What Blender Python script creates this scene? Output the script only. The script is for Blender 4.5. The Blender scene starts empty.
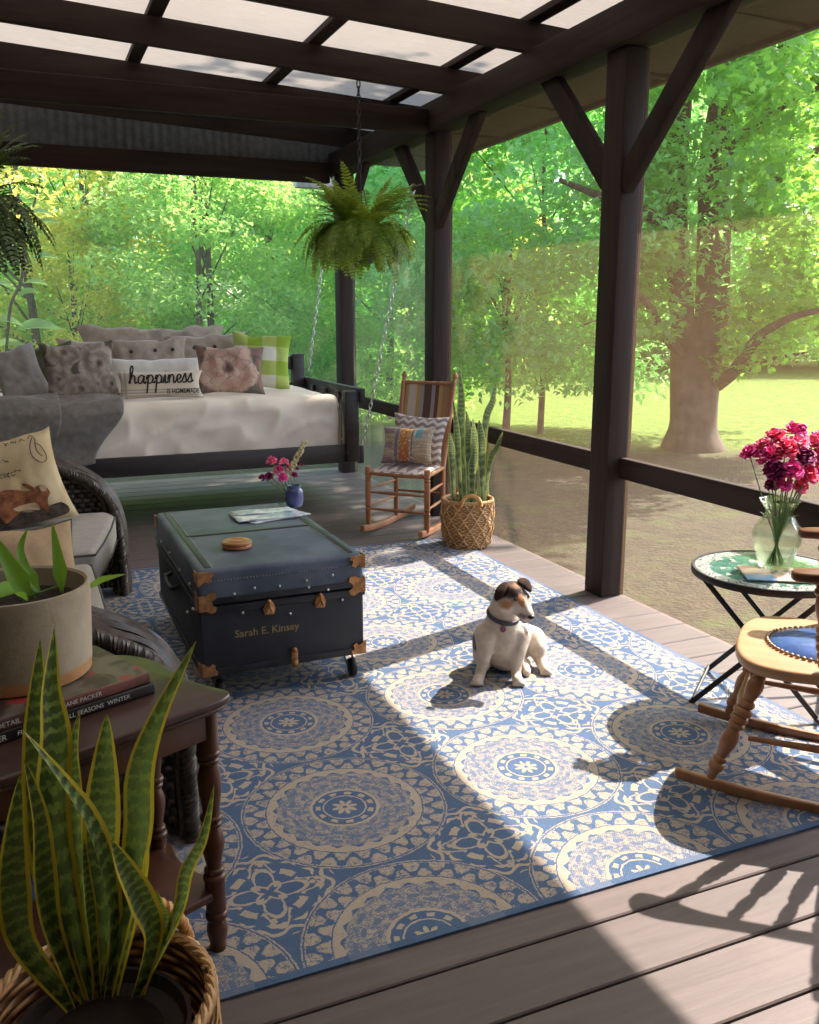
import bpy, bmesh, math, random
import numpy as np
from mathutils import Vector, Matrix, Euler, noise as mnoise

random.seed(7)
PI = math.pi
SC = bpy.context.scene
COL = SC.collection

# ------------------------------------------------------------------ camera
W, H, FPX = 819, 1024, 896.09
YAW, PITCH, ROLL = 0.401600, 0.215601, 0.00079
CAM = Vector((0, 0, 1.5))
_f = Vector((math.sin(YAW) * math.cos(PITCH), math.cos(YAW) * math.cos(PITCH), -math.sin(PITCH)))
_r = Vector((math.cos(YAW), -math.sin(YAW), 0))
_d = _f.cross(_r)
_r, _d = _r * math.cos(ROLL) + _d * math.sin(ROLL), _d * math.cos(ROLL) - _r * math.sin(ROLL)
cd = bpy.data.cameras.new('camera')
cam = bpy.data.objects.new('camera', cd)
COL.objects.link(cam)
cd.sensor_fit = 'HORIZONTAL'
cd.sensor_width = 36
cd.lens = 36 * FPX / W
cd.clip_start = 0.02
cd.clip_end = 300
cam.matrix_world = Matrix(((_r.x, -_d.x, -_f.x, CAM.x), (_r.y, -_d.y, -_f.y, CAM.y), (_r.z, -_d.z, -_f.z, CAM.z), (0, 0, 0, 1)))
SC.camera = cam


def at(px, py, **k):
    """the point of the place seen at a pixel, on the plane x=, y= or z= given"""
    d = _r * ((px - W / 2) / FPX) + _d * ((py - H / 2) / FPX) + _f
    (a, v), = k.items()
    i = 'xyz'.index(a)
    return CAM + d * ((v - CAM[i]) / d[i])


# ------------------------------------------------------------------ light
SUN_DIR = Vector((-0.89, -0.265, -1.0)).normalized()
sd = bpy.data.lights.new('sun', 'SUN')
sd.energy = 12.0
sd.angle = 0.009
sd.color = (1.0, 0.87, 0.77)
sun = bpy.data.objects.new('sun', sd)
COL.objects.link(sun)
sun.rotation_euler = SUN_DIR.to_track_quat('-Z', 'Y').to_euler()
world = bpy.data.worlds.new('sky')
SC.world = world
world.use_nodes = True
nt = world.node_tree
bg = nt.nodes['Background']
sky = nt.nodes.new('ShaderNodeTexSky')
sky.sky_type = 'NISHITA'
sky.sun_disc = False
sky.sun_elevation = math.radians(47)
sky.sun_rotation = math.radians(73)
sky.dust_density = 2.5
sky.air_density = 1.0
sky.altitude = 200
nt.links.new(sky.outputs[0], bg.inputs[0])
bg.inputs[1].default_value = 0.58
SC.view_settings.view_transform = 'Standard'
SC.view_settings.look = 'None'
SC.view_settings.exposure = 0.25
SC.view_settings.gamma = 1.0
SC.view_settings.use_curve_mapping = False
SC.cycles.transparent_max_bounces = 24
SC.cycles.max_bounces = 10
SC.cycles.diffuse_bounces = 5
SC.cycles.sample_clamp_indirect = 8.0


# ------------------------------------------------------------------ node expressions
class X:
    nt = None

    def __init__(s, v):
        s.v = v

    @staticmethod
    def m(op, *a, clamp=False):
        n = X.nt.nodes.new('ShaderNodeMath')
        n.operation = op
        n.use_clamp = clamp
        for i, q in enumerate(a):
            if isinstance(q, X):
                q = q.v
            if isinstance(q, (int, float)):
                n.inputs[i].default_value = q
            else:
                X.nt.links.new(q, n.inputs[i])
        return X(n.outputs[0])

    def __add__(s, o): return X.m('ADD', s, o)
    def __radd__(s, o): return X.m('ADD', o, s)
    def __sub__(s, o): return X.m('SUBTRACT', s, o)
    def __rsub__(s, o): return X.m('SUBTRACT', o, s)
    def __mul__(s, o): return X.m('MULTIPLY', s, o)
    def __rmul__(s, o): return X.m('MULTIPLY', s, o)
    def __truediv__(s, o): return X.m('DIVIDE', s, o)
    def __neg__(s): return X.m('MULTIPLY', s, -1.0)
    def sqrt(s): return X.m('SQRT', s)
    def abs(s): return X.m('ABSOLUTE', s)
    def sin(s): return X.m('SINE', s)
    def cos(s): return X.m('COSINE', s)
    def floor(s): return X.m('FLOOR', s)
    def fract(s): return X.m('FRACT', s)
    def lt(s, o): return X.m('LESS_THAN', s, o)
    def gt(s, o): return X.m('GREATER_THAN', s, o)
    def mx(s, o): return X.m('MAXIMUM', s, o)
    def mn(s, o): return X.m('MINIMUM', s, o)
    def band(s, a, b): return X.m('MULTIPLY', s.gt(a), s.lt(b))
    def inv(s): return X.m('SUBTRACT', 1.0, s)
    def step(s, a, b):            # smooth 0..1 between a and b
        n = X.nt.nodes.new('ShaderNodeMapRange')
        n.interpolation_type = 'SMOOTHSTEP'
        X.nt.links.new(s.v, n.inputs[0])
        n.inputs[1].default_value = a
        n.inputs[2].default_value = b
        return X(n.outputs[0])


def atan2(y, x): return X.m('ARCTAN2', y, x)


def mixc(fac, a, b):
    n = X.nt.nodes.new('ShaderNodeMix')
    n.data_type = 'RGBA'
    for i, q in ((0, fac), (6, a), (7, b)):
        if isinstance(q, X):
            q = q.v
        if isinstance(q, (int, float)):
            n.inputs[i].default_value = q
        elif isinstance(q, tuple):
            n.inputs[i].default_value = (*q[:3], 1)
        else:
            X.nt.links.new(q, n.inputs[i])
    return n.outputs[2]


def coords(kind='Object'):
    n = X.nt.nodes.new('ShaderNodeTexCoord')
    s = X.nt.nodes.new('ShaderNodeSeparateXYZ')
    X.nt.links.new(n.outputs[kind], s.inputs[0])
    return n.outputs[kind], X(s.outputs[0]), X(s.outputs[1]), X(s.outputs[2])


def vec(x, y, z):
    n = X.nt.nodes.new('ShaderNodeCombineXYZ')
    for i, q in enumerate((x, y, z)):
        if isinstance(q, X):
            X.nt.links.new(q.v, n.inputs[i])
        else:
            n.inputs[i].default_value = q
    return n.outputs[0]


def noise(v, scale, detail=3, rough=0.55, dist=0.0):
    n = X.nt.nodes.new('ShaderNodeTexNoise')
    n.inputs['Scale'].default_value = scale
    n.inputs['Detail'].default_value = detail
    n.inputs['Roughness'].default_value = rough
    n.inputs['Distortion'].default_value = dist
    X.nt.links.new(v, n.inputs['Vector'])
    return X(n.outputs[0])


def voronoi(v, scale, feature='F1', out=0):
    n = X.nt.nodes.new('ShaderNodeTexVoronoi')
    n.feature = feature
    n.inputs['Scale'].default_value = scale
    X.nt.links.new(v, n.inputs['Vector'])
    return X(n.outputs[out])


def island():
    n = X.nt.nodes.new('ShaderNodeNewGeometry')
    return X(n.outputs['Random Per Island'])


def objrand():
    n = X.nt.nodes.new('ShaderNodeObjectInfo')
    return X(n.outputs['Random'])


MATS = {}


def new_mat(name):
    m = bpy.data.materials.new(name)
    m.use_nodes = True
    X.nt = m.node_tree
    b = m.node_tree.nodes['Principled BSDF']
    MATS[name] = m
    return m, b


def setc(b, c):
    if isinstance(c, tuple):
        b.inputs['Base Color'].default_value = (*c, 1)
    else:
        X.nt.links.new(c, b.inputs['Base Color'])


def bump(b, h, strength=0.3, dist=0.01):
    n = X.nt.nodes.new('ShaderNodeBump')
    n.inputs['Strength'].default_value = strength
    n.inputs['Distance'].default_value = dist
    X.nt.links.new(h.v if isinstance(h, X) else h, n.inputs['Height'])
    X.nt.links.new(n.outputs[0], b.inputs['Normal'])


def plain(name, c, rough=0.6, metal=0.0, var=0.18, scale=18, bmp=0.0, bscale=120, c2=None, coat=0.0, detail=4):
    """one colour with procedural unevenness"""
    m, b = new_mat(name)
    v, x, y, z = coords()
    n = noise(v, scale, detail)
    f = n.step(0.3, 0.7)
    if c2 is None:
        lo = tuple(q * (1 - var) for q in c)
        hi = tuple(min(1, q * (1 + var)) for q in c)
    else:
        lo, hi = c, c2
    setc(b, mixc(f, lo, hi))
    b.inputs['Roughness'].default_value = rough
    b.inputs['Metallic'].default_value = metal
    if coat:
        b.inputs['Coat Weight'].default_value = coat
    if bmp:
        bump(b, noise(v, bscale, 3), bmp, 0.004)
    return m


def wood(name, c1, c2, axis='x', rough=0.5, scale=9, stretch=14, bmp=0.15, perisland=0.0):
    m, b = new_mat(name)
    v, x, y, z = coords()
    s = {'x': (1.0, stretch, stretch), 'y': (stretch, 1.0, stretch), 'z': (stretch, stretch, 1.0)}[axis]
    vv = vec(x * s[0], y * s[1], z * s[2])
    if perisland:
        vv = vec(x * s[0] + island() * 37.0, y * s[1] + island() * 11.0, z * s[2])
    n = noise(vv, scale / 10, 6, 0.6, 0.6)
    f = n.step(0.28, 0.72)
    if perisland:
        f = f * (1 - perisland) + island() * perisland
    setc(b, mixc(f, c1, c2))
    b.inputs['Roughness'].default_value = rough
    if bmp:
        bump(b, n, bmp, 0.004)
    return m


def leafmat(name, c1, c2, trans=0.45, tcol=(0.35, 0.6, 0.05), rough=0.5):
    """leaf: front colour varies leaf by leaf, light shines through"""
    m, b = new_mat(name)
    r = island()
    o = objrand()
    c = mixc(r * 0.75 + o * 0.25, c1, c2)
    setc(b, c)
    b.inputs['Roughness'].default_value = rough
    t = X.nt.nodes.new('ShaderNodeBsdfTranslucent')
    X.nt.links.new(mixc(r * 0.7 + o * 0.3, tuple(q * 0.75 for q in tcol), tuple(min(1, q * 1.25) for q in tcol)), t.inputs[0])
    mx = X.nt.nodes.new('ShaderNodeMixShader')
    mx.inputs[0].default_value = trans
    out = m.node_tree.nodes['Material Output']
    X.nt.links.new(b.outputs[0], mx.inputs[1])
    X.nt.links.new(t.outputs[0], mx.inputs[2])
    X.nt.links.new(mx.outputs[0], out.inputs[0])
    return m


# ------------------------------------------------------------------ mesh building
class MB:
    def __init__(s):
        s.v = []
        s.f = []
        s.uv = {}

    def add(s, vs, fs, uv=None):
        o = len(s.v)
        s.v.extend([tuple(q) for q in vs])
        s.f.extend([tuple(i + o for i in f) for f in fs])
        if uv:
            for i, q in enumerate(uv):
                s.uv[o + i] = q
        return s

    def box(s, c, d, M=None):
        x, y, z = d[0] / 2, d[1] / 2, d[2] / 2
        vs = [Vector((a * x, b * y, e * z)) for a in (-1, 1) for b in (-1, 1) for e in (-1, 1)]
        if M is not None:
            vs = [M @ q for q in vs]
        vs = [q + Vector(c) for q in vs]
        return s.add(vs, [(0, 1, 3, 2), (4, 6, 7, 5), (0, 4, 5, 1), (2, 3, 7, 6), (0, 2, 6, 4), (1, 5, 7, 3)])

    def bb(s, x0, x1, y0, y1, z0, z1):
        return s.box(((x0 + x1) / 2, (y0 + y1) / 2, (z0 + z1) / 2), (abs(x1 - x0), abs(y1 - y0), abs(z1 - z0)))

    def beam(s, p, q, w, h, up=Vector((0, 0, 1))):
        """a square bar from p to q, w wide, h deep (along up)"""
        p, q = Vector(p), Vector(q)
        d = q - p
        L = d.length
        d = d / L
        sd_ = d.cross(up)
        if sd_.length < 1e-4:
            sd_ = d.cross(Vector((0, 1, 0)))
        sd_.normalize()
        u = sd_.cross(d)
        M = Matrix((d, sd_, u)).transposed()
        return s.box((p + q) / 2, (L, w, h), M)

    def tube(s, pts, r, n=8, closed=False, cap=True):
        pts = [Vector(p) for p in pts]
        N = len(pts)
        if isinstance(r, (int, float)):
            r = [r] * N
        ref = None
        vs = []
        for i in range(N):
            a = pts[(i - 1) % N] if closed or i > 0 else pts[0]
            b = pts[(i + 1) % N] if closed or i < N - 1 else pts[-1]
            t = (b - a)
            if t.length < 1e-9:
                t = Vector((0, 0, 1))
            t.normalize()
            if ref is None:
                ref = t.orthogonal().normalized()
            ref = (ref - t * ref.dot(t))
            if ref.length < 1e-6:
                ref = t.orthogonal()
            ref.normalize()
            bi = t.cross(ref)
            for k in range(n):
                an = 2 * PI * k / n
                vs.append(pts[i] + (ref * math.cos(an) + bi * math.sin(an)) * r[i])
        fs = []
        for i in range(N if closed else N - 1):
            j = (i + 1) % N
            for k in range(n):
                k2 = (k + 1) % n
                fs.append((i * n + k, i * n + k2, j * n + k2, j * n + k))
        if cap and not closed:
            fs.append(tuple(reversed(range(n))))
            fs.append(tuple((N - 1) * n + k for k in range(n)))
        return s.add(vs, fs)

    def lathe(s, prof, n=16, c=(0, 0, 0), M=None, cap=True, sq=(1, 1)):
        vs = []
        c = Vector(c)
        for r, z in prof:
            for k in range(n):
                a = 2 * PI * k / n
                q = Vector((r * math.cos(a) * sq[0], r * math.sin(a) * sq[1], z))
                if M is not None:
                    q = M @ q
                vs.append(q + c)
        fs = []
        P = len(prof)
        for i in range(P - 1):
            for k in range(n):
                k2 = (k + 1) % n
                fs.append((i * n + k, i * n + k2, (i + 1) * n + k2, (i + 1) * n + k))
        if cap:
            fs.append(tuple(reversed(range(n))))
            fs.append(tuple((P - 1) * n + k for k in range(n)))
        return s.add(vs, fs)

    def turned(s, p, q, prof, n=14):
        """turned wood from p to q; prof = (radius, 0..1 along)"""
        p, q = Vector(p), Vector(q)
        d = q - p
        M = d.to_track_quat('Z', 'Y').to_matrix()
        return s.lathe([(r, t * d.length) for r, t in prof], n, p, M)

    def ball(s, c, r, n=12, m=8, M=None):
        if isinstance(r, (int, float)):
            r = (r, r, r)
        prof = [(max(1e-4, math.sin(PI * i / m)), -math.cos(PI * i / m)) for i in range(m + 1)]
        S = Matrix.Diagonal(Vector(r))
        M = S if M is None else M @ S
        return s.lathe(prof, n, c, M)

    def prism(s, outline, z0, z1):
        n = len(outline)
        vs = [(x, y, z0) for x, y in outline] + [(x, y, z1) for x, y in outline]
        fs = [tuple(reversed(range(n))), tuple(range(n, 2 * n))]
        for k in range(n):
            k2 = (k + 1) % n
            fs.append((k, k2, n + k2, n + k))
        return s.add(vs, fs)

    def grid(s, fn, nu, nv, closed_u=False):
        """fn(u,v) -> point; u,v in 0..1"""
        vs = []
        uv = []
        for j in range(nv + 1):
            for i in range(nu + 1):
                vs.append(Vector(fn(i / nu, j / nv)))
                uv.append((i / nu, j / nv))
        fs = []
        for j in range(nv):
            for i in range(nu):
                a = j * (nu + 1) + i
                fs.append((a, a + 1, a + nu + 2, a + nu + 1))
        return s.add(vs, fs, uv)

    def xf(s, M):
        s.v = [tuple(M @ Vector(q)) for q in s.v]
        return s

    def build(s, name, mat, parent=None, smooth=True, bevel=0.0, sub=0, solid=0.0, seg=2, auto=None):
        me = bpy.data.meshes.new(name)
        me.from_pydata(s.v, [], s.f)
        if s.uv:
            l = me.uv_layers.new(name='UVMap')
            li = np.empty(len(me.loops), dtype=np.int32)
            me.loops.foreach_get('vertex_index', li)
            arr = np.zeros((len(s.v), 2), dtype=np.float32)
            for k, q in s.uv.items():
                arr[k] = q
            l.data.foreach_set('uv', arr[li].ravel())
        if smooth:
            me.polygons.foreach_set('use_smooth', [True] * len(me.polygons))
            me.update()
            if auto is None and not bevel:
                auto = 40
        o = bpy.data.objects.new(name, me)
        COL.objects.link(o)
        if mat:
            me.materials.append(MATS[mat] if isinstance(mat, str) else mat)
        if smooth and auto:
            me.set_sharp_from_angle(angle=math.radians(auto))
        if solid:
            md = o.modifiers.new('thickness', 'SOLIDIFY')
            md.thickness = solid
        if bevel:
            md = o.modifiers.new('edges', 'BEVEL')
            md.width = bevel
            md.segments = seg
            md.limit_method = 'ANGLE'
            md.angle_limit = math.radians(35)
            md.harden_normals = False
            if smooth:
                me.set_sharp_from_angle(angle=math.radians(180))
        if sub:
            md = o.modifiers.new('smooth', 'SUBSURF')
            md.levels = sub
            md.render_levels = sub
        if parent:
            o.parent = parent
        return o


def mark(o, label=None, cat=None, group=None, kind=None):
    if label: o['label'] = label
    if cat: o['category'] = cat
    if group: o['group'] = group
    if kind: o['kind'] = kind
    return o


def thing(name, label, cat, loc=(0, 0, 0), rz=0.0, group=None, kind=None):
    o = bpy.data.objects.new(name, None)
    o.empty_display_size = 0.1
    COL.objects.link(o)
    o.location = loc
    o.rotation_euler = (0, 0, rz)
    return mark(o, label, cat, group, kind)


def struct(name, mb, mat, label, cat, **k):
    o = mb.build(name, mat, None, **k)
    return mark(o, label, cat, None, 'structure')


def sm(t):
    t = max(0.0, min(1.0, t))
    return t * t * (3 - 2 * t)


def nz(x, y, z, s=1.0):
    return mnoise.noise(Vector((x * s, y * s, z * s)))


def catmull(pts, n=6):
    pts = [Vector(p) for p in pts]
    out = []
    for i in range(len(pts) - 1):
        p0 = pts[max(0, i - 1)]
        p1, p2 = pts[i], pts[i + 1]
        p3 = pts[min(len(pts) - 1, i + 2)]
        for k in range(n):
            t = k / n
            out.append(0.5 * ((2 * p1) + (p2 - p0) * t + (2 * p0 - 5 * p1 + 4 * p2 - p3) * t * t + (3 * p1 - p0 - 3 * p2 + p3) * t ** 3))
    out.append(pts[-1])
    return out


def text_mb(string, size, place, weight=0.0):
    """flat lettering; place(x, y) -> point"""
    cu = bpy.data.curves.new('lettering', 'FONT')
    cu.body = string
    cu.size = size
    cu.offset = weight
    cu.resolution_u = 3
    ob = bpy.data.objects.new('lettering', cu)
    COL.objects.link(ob)
    bpy.context.view_layer.update()
    me = bpy.data.meshes.new_from_object(ob.evaluated_get(bpy.context.evaluated_depsgraph_get()))
    mb = MB()
    mb.add([place(v.co.x, v.co.y) for v in me.vertices], [tuple(p.vertices) for p in me.polygons])
    wid = max([v.co.x for v in me.vertices] or [0])
    bpy.data.objects.remove(ob)
    bpy.data.curves.remove(cu)
    bpy.data.meshes.remove(me)
    return mb

# ------------------------------------------------------------------ materials of the place
wood('dark_beam', (0.022, 0.014, 0.011), (0.048, 0.030, 0.024), 'x', 0.7, 10, 12)
wood('dark_beam_y', (0.022, 0.014, 0.011), (0.048, 0.030, 0.024), 'y', 0.7, 10, 12)
wood('dark_post', (0.022, 0.014, 0.011), (0.044, 0.028, 0.023), 'z', 0.7, 10, 12)
for q in ('dark_beam', 'dark_beam_y', 'dark_post'):
    MATS[q].node_tree.nodes['Principled BSDF'].inputs['Specular IOR Level'].default_value = 0.25
plain('siding', (0.07, 0.055, 0.05), 0.8)
plain('white_metal', (0.75, 0.76, 0.78), 0.45)
plain('soffit', (0.055, 0.042, 0.030), 0.8)

m, b = new_mat('deck')
v, x, y, z = coords()
vv = vec(x * 1.2 + island() * 31.0, y * 16.0 + island() * 7.0, z)
g = noise(vv, 2.2, 6, 0.62, 0.5)
wear = noise(v, 2.3, 5, 0.6)
c = mixc(g.step(0.25, 0.75), (0.092, 0.072, 0.067), (0.135, 0.106, 0.098))
c = mixc(wear.step(0.5, 0.8) * 0.5, c, (0.20, 0.155, 0.138))
c = mixc(island() * 0.3, c, (0.085, 0.070, 0.068))
setc(b, c)
X.nt.links.new((wear * 0.22 + 0.46).v, b.inputs['Roughness'])
bump(b, g, 0.25, 0.004)

m, b = new_mat('roof_sheet')
v, x, y, z = coords()
setc(b, mixc(noise(v, 1.6, 4).step(0.3, 0.7), (0.62, 0.58, 0.54), (0.80, 0.77, 0.73)))
b.inputs['Roughness'].default_value = 0.4
t = X.nt.nodes.new('ShaderNodeBsdfTranslucent')
t.inputs[0].default_value = (0.80, 0.72, 0.62, 1)
mx = X.nt.nodes.new('ShaderNodeMixShader')
mx.inputs[0].default_value = 0.16
X.nt.links.new(b.outputs[0], mx.inputs[1])
X.nt.links.new(t.outputs[0], mx.inputs[2])
X.nt.links.new(mx.outputs[0], m.node_tree.nodes['Material Output'].inputs[0])


def screen_mat(name, dens, col):
    m, b = new_mat(name)
    v, x, y, z = coords()
    tr = X.nt.nodes.new('ShaderNodeBsdfTransparent')
    df = X.nt.nodes.new('ShaderNodeBsdfDiffuse')
    tl = X.nt.nodes.new('ShaderNodeBsdfTranslucent')
    df.inputs[0].default_value = (*col, 1)
    tl.inputs[0].default_value = (*col, 1)
    a = X.nt.nodes.new('ShaderNodeMixShader')
    a.inputs[0].default_value = 0.5
    X.nt.links.new(df.outputs[0], a.inputs[1])
    X.nt.links.new(tl.outputs[0], a.inputs[2])
    mx = X.nt.nodes.new('ShaderNodeMixShader')
    d = noise(vec(x * 6.0, y * 60.0, z * 1.5), 1.0, 3) * 0.06 + noise(vec(x * 6.0, y * 1.5, z * 60.0), 1.0, 3) * 0.06
    X.nt.links.new((d + (dens - 0.06)).v, mx.inputs[0])
    X.nt.links.new(tr.outputs[0], mx.inputs[1])
    X.nt.links.new(a.outputs[0], mx.inputs[2])
    X.nt.links.new(mx.outputs[0], m.node_tree.nodes['Material Output'].inputs[0])


screen_mat('screen_mesh', 0.11, (0.66, 0.43, 0.25))
screen_mat('far_screen_mesh', 0.13, (0.84, 0.84, 0.62))

m, b = new_mat('lawn')
v, x, y, z = coords()
dirt = (noise(v, 0.35, 5, 0.6) * 1.0 + ((x - 6.5).abs() * -0.10 + 1.0) * 0.30).step(0.40, 0.75)
gr = mixc(noise(v, 7.0, 6, 0.7).step(0.3, 0.7), (0.06, 0.12, 0.006), (0.16, 0.235, 0.014))
br = mixc(noise(v, 9.0, 6, 0.7).step(0.3, 0.7), (0.022, 0.020, 0.010), (0.060, 0.052, 0.027))
br = mixc(noise(v, 2.2, 5, 0.7).step(0.50, 0.66), br, (0.05, 0.07, 0.016))
near = ((x * 0.62 + y * 0.78)).step(13.2, 15.2)
setc(b, mixc(near, br, gr))
b.inputs['Roughness'].default_value = 0.95
bump(b, noise(v, 30, 4), 0.8, 0.05)

leafmat('leaf_bright', (0.20, 0.46, 0.14), (0.46, 0.66, 0.20), 0.58, (0.58, 0.95, 0.24))
leafmat('leaf_yellow', (0.34, 0.46, 0.08), (0.62, 0.58, 0.12), 0.58, (0.95, 0.88, 0.16))
leafmat('leaf_green', (0.12, 0.38, 0.15), (0.30, 0.58, 0.22), 0.55, (0.42, 0.90, 0.26))
leafmat('leaf_maple', (0.05, 0.22, 0.06), (0.17, 0.42, 0.08), 0.52, (0.42, 0.80, 0.10))
plain('bark', (0.050, 0.036, 0.026), 0.9, c2=(0.13, 0.095, 0.068), scale=3, bmp=0.9, bscale=14)
plain('twig', (0.14, 0.10, 0.075), 0.9)

# ------------------------------------------------------------------ the porch: floor, house wall, roof
mb = MB()
PW = 0.192
yy = -2.0
seed = random.Random(3)
while yy < 8.45:
    w = PW - 0.007
    j = seed.choice((seed.uniform(-1.5, -.9), 2.93, 2.93))
    for x0, x1 in ((-1.6, j), (j + 0.004, 2.93)):
        if x1 - x0 > .01: mb.bb(x0, x1, yy + 0.0035, yy + w + 0.0035, -0.035, 0.0)
    yy += PW
struct('floor', mb, 'deck', 'dark grey painted plank deck of the screened porch', 'floor', bevel=0.004, seg=1, smooth=False)
struct('floor_frame', MB().bb(-1.6, 2.92, -2.0, 8.46, -0.30, -0.075), 'dark_beam', 'dark framing under the deck planks', 'floor')
struct('wall_left', MB().bb(-1.72, -1.60, -2.1, 8.5, -0.3, 3.5), 'siding', 'house wall along the left side of the porch', 'wall')
struct('blocker_wall_right', MB().bb(2.90, 3.02, -0.7, 0.95, -0.3, 2.765), 'siding', 'short unseen wall added at the right behind the viewer to block light', 'wall')  # unseen, added to keep side light off the near porch
struct('blocker_wall_back', MB().bb(-1.72, 2.95, -0.75, -0.63, -0.3, 3.5), 'siding', 'unseen wall added behind the viewer to block light', 'wall')  # unseen, added close behind the camera to darken the near end

POSTY = [(1.40, 1.56), (3.88, 4.04), (6.09, 6.25), (8.19, 8.35)]
plab = ['dark porch post at the near right, out behind the rocking chair', 'dark wooden post in the middle of the screened side, two braces at its top',
        'dark wooden post behind the striped rocking chair', 'dark corner post behind the right end of the swing bed']
for (a, c_), lb in zip(POSTY, plab):
    mb = MB().bb(2.777, 2.90, a, c_, 0, 2.765)
    struct('post', mb, 'dark_post', lb, 'post', bevel=0.006)
for a, c_ in POSTY:
    pass
# post trim strip outside the screen
for (a, c_), lb in zip(POSTY, ('near', 'middle', 'chair', 'corner')):
    struct('trim_%d' % (1 + [p[0] for p in POSTY].index(a)), MB().bb(2.906, 2.93, a + 0.01, c_ - 0.01, 0, 2.765), 'dark_post',
           'thin dark batten outside the screen at the %s post' % lb, 'trim', bevel=0.003)
struct('header_beam', MB().bb(2.735, 2.93, -2.08, 8.5, 2.767, 2.95), 'dark_beam_y', 'long dark header beam carried by the posts', 'beam', bevel=0.006)
struct('tie_beam', MB().bb(-1.6, 2.735, 6.10, 6.15, 2.745, 2.905), 'dark_beam', 'dark tie beam crossing the porch to the post behind the striped chair', 'beam', bevel=0.006)
struct('tie_beam', MB().bb(-1.6, 2.735, 8.30, 8.38, 2.695, 2.87), 'dark_beam', 'dark beam over the far open end of the porch', 'beam', bevel=0.006)

rails = [(0.95, 1.40, 'rail', 'dark rail of the screen at the near right'), (1.56, 3.88, 'rail', 'dark rail of the screen behind the glass-topped table'),
         (4.04, 6.09, 'rail', 'dark rail of the screen between the two tall posts'), (6.25, 8.19, 'rail', 'dark rail of the screen beside the swing bed')]
for a, c_, nm, lb in rails:
    struct('rail', MB().bb(2.855, 2.90, a, c_, 0.655, 0.765), 'dark_beam_y', lb, 'rail', bevel=0.005)


def brace(y0, z0, y1, z1, lb):
    mb = MB().beam((2.815, y0, z0), (2.815, y1, z1), 0.055, 0.12, Vector((1, 0, 0)).cross(Vector((0, y1 - y0, z1 - z0)).normalized()))
    struct('brace', mb, 'dark_post', lb, 'brace', bevel=0.005)


brace(3.90, 2.13, 3.20, 2.83, 'dark diagonal brace on the near side of the middle post')
brace(4.02, 2.17, 4.66, 2.82, 'dark diagonal brace on the far side of the middle post')
brace(6.11, 2.15, 5.46, 2.80, 'dark diagonal brace on the near side of the post behind the striped chair')
brace(6.23, 2.20, 6.84, 2.81, 'dark diagonal brace beside the hanging fern')
brace(8.21, 2.15, 7.56, 2.80, 'dark diagonal brace of the corner post')


def zb(x):          # underside of the rafters
    return 2.95 + 0.05 * (2.75 - x)


k = 0
for yr in (-0.45, 0.6, 1.65, 2.7, 3.75, 4.8, 5.85, 6.9, 7.95):
    mb = MB()
    p, q = Vector((-1.6, yr, zb(-1.6) + 0.08)), Vector((3.74, yr, zb(3.74) + 0.08))
    mb.beam(p, q, 0.045, 0.16)
    struct('rafter', mb, 'dark_beam', 'dark roof rafter, %s from the far end of the porch' % ['ninth', 'eighth', 'seventh', 'sixth', 'fifth', 'fourth', 'third', 'second', 'first'][k], 'rafter', bevel=0.004)
    k += 1
for xp, lb in ((-1.1, 'nearest the house'), (-0.1, 'second out from the house'), (0.87, 'third out from the house'), (1.84, 'fourth out from the house'), (2.80, 'over the header'), (3.70, 'along the eave')):
    struct('purlin', MB().bb(xp - 0.045, xp + 0.045, -2.08, 8.55, zb(xp) + 0.163, zb(xp) + 0.20), 'dark_beam_y', 'dark roof purlin ' + lb, 'purlin', bevel=0.003)


def roof_fn(u, v):
    x_ = -1.72 + u * 5.52
    y_ = -2.2 + v * 10.85
    ph = (y_ / 0.15) % 1.0
    h = 0.022 * sm(1 - abs(ph - 0.5) / 0.22) + 0.004 * math.sin(y_ / 0.15 * 2 * PI * 3)
    return (x_, y_, zb(x_) + 0.203 + h)


struct('ceiling', MB().grid(roof_fn, 2, 1100), 'roof_sheet', 'corrugated pale sheet roof of the porch', 'ceiling', auto=180)
struct('fascia', MB().bb(3.745, 3.79, -2.1, 8.6, 2.895, 3.10), 'soffit', 'brown fascia board along the eave', 'trim', bevel=0.004)
struct('soffit', MB().bb(2.93, 3.745, -2.1, 8.6, 2.925, 2.94), 'soffit', 'brown soffit under the eave', 'trim')


def gable(u, v):
    x_ = -1.6 + u * 4.52
    zt = zb(x_) + 0.17
    return (x_, 8.34 + 0.008 * math.sin(x_ / 0.075 * 2 * PI), 2.86 + v * (zt - 2.86))


plain('galvanized', (0.17, 0.17, 0.17), 0.6, 0.3)
struct('wall_far', MB().grid(gable, 460, 1), 'galvanized', 'corrugated metal gable over the far beam', 'wall', auto=180)
struct('gutter', MB().bb(2.60, 3.30, 9.0, 9.12, 2.73, 2.90).bb(2.60, 2.70, 9.0, 9.12, 2.5, 2.9) if False else MB().bb(2.62, 3.0, 9.0, 9.1, 2.74, 2.90), 'white_metal', 'short white gutter end beyond the far corner', 'gutter', bevel=0.01)

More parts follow.
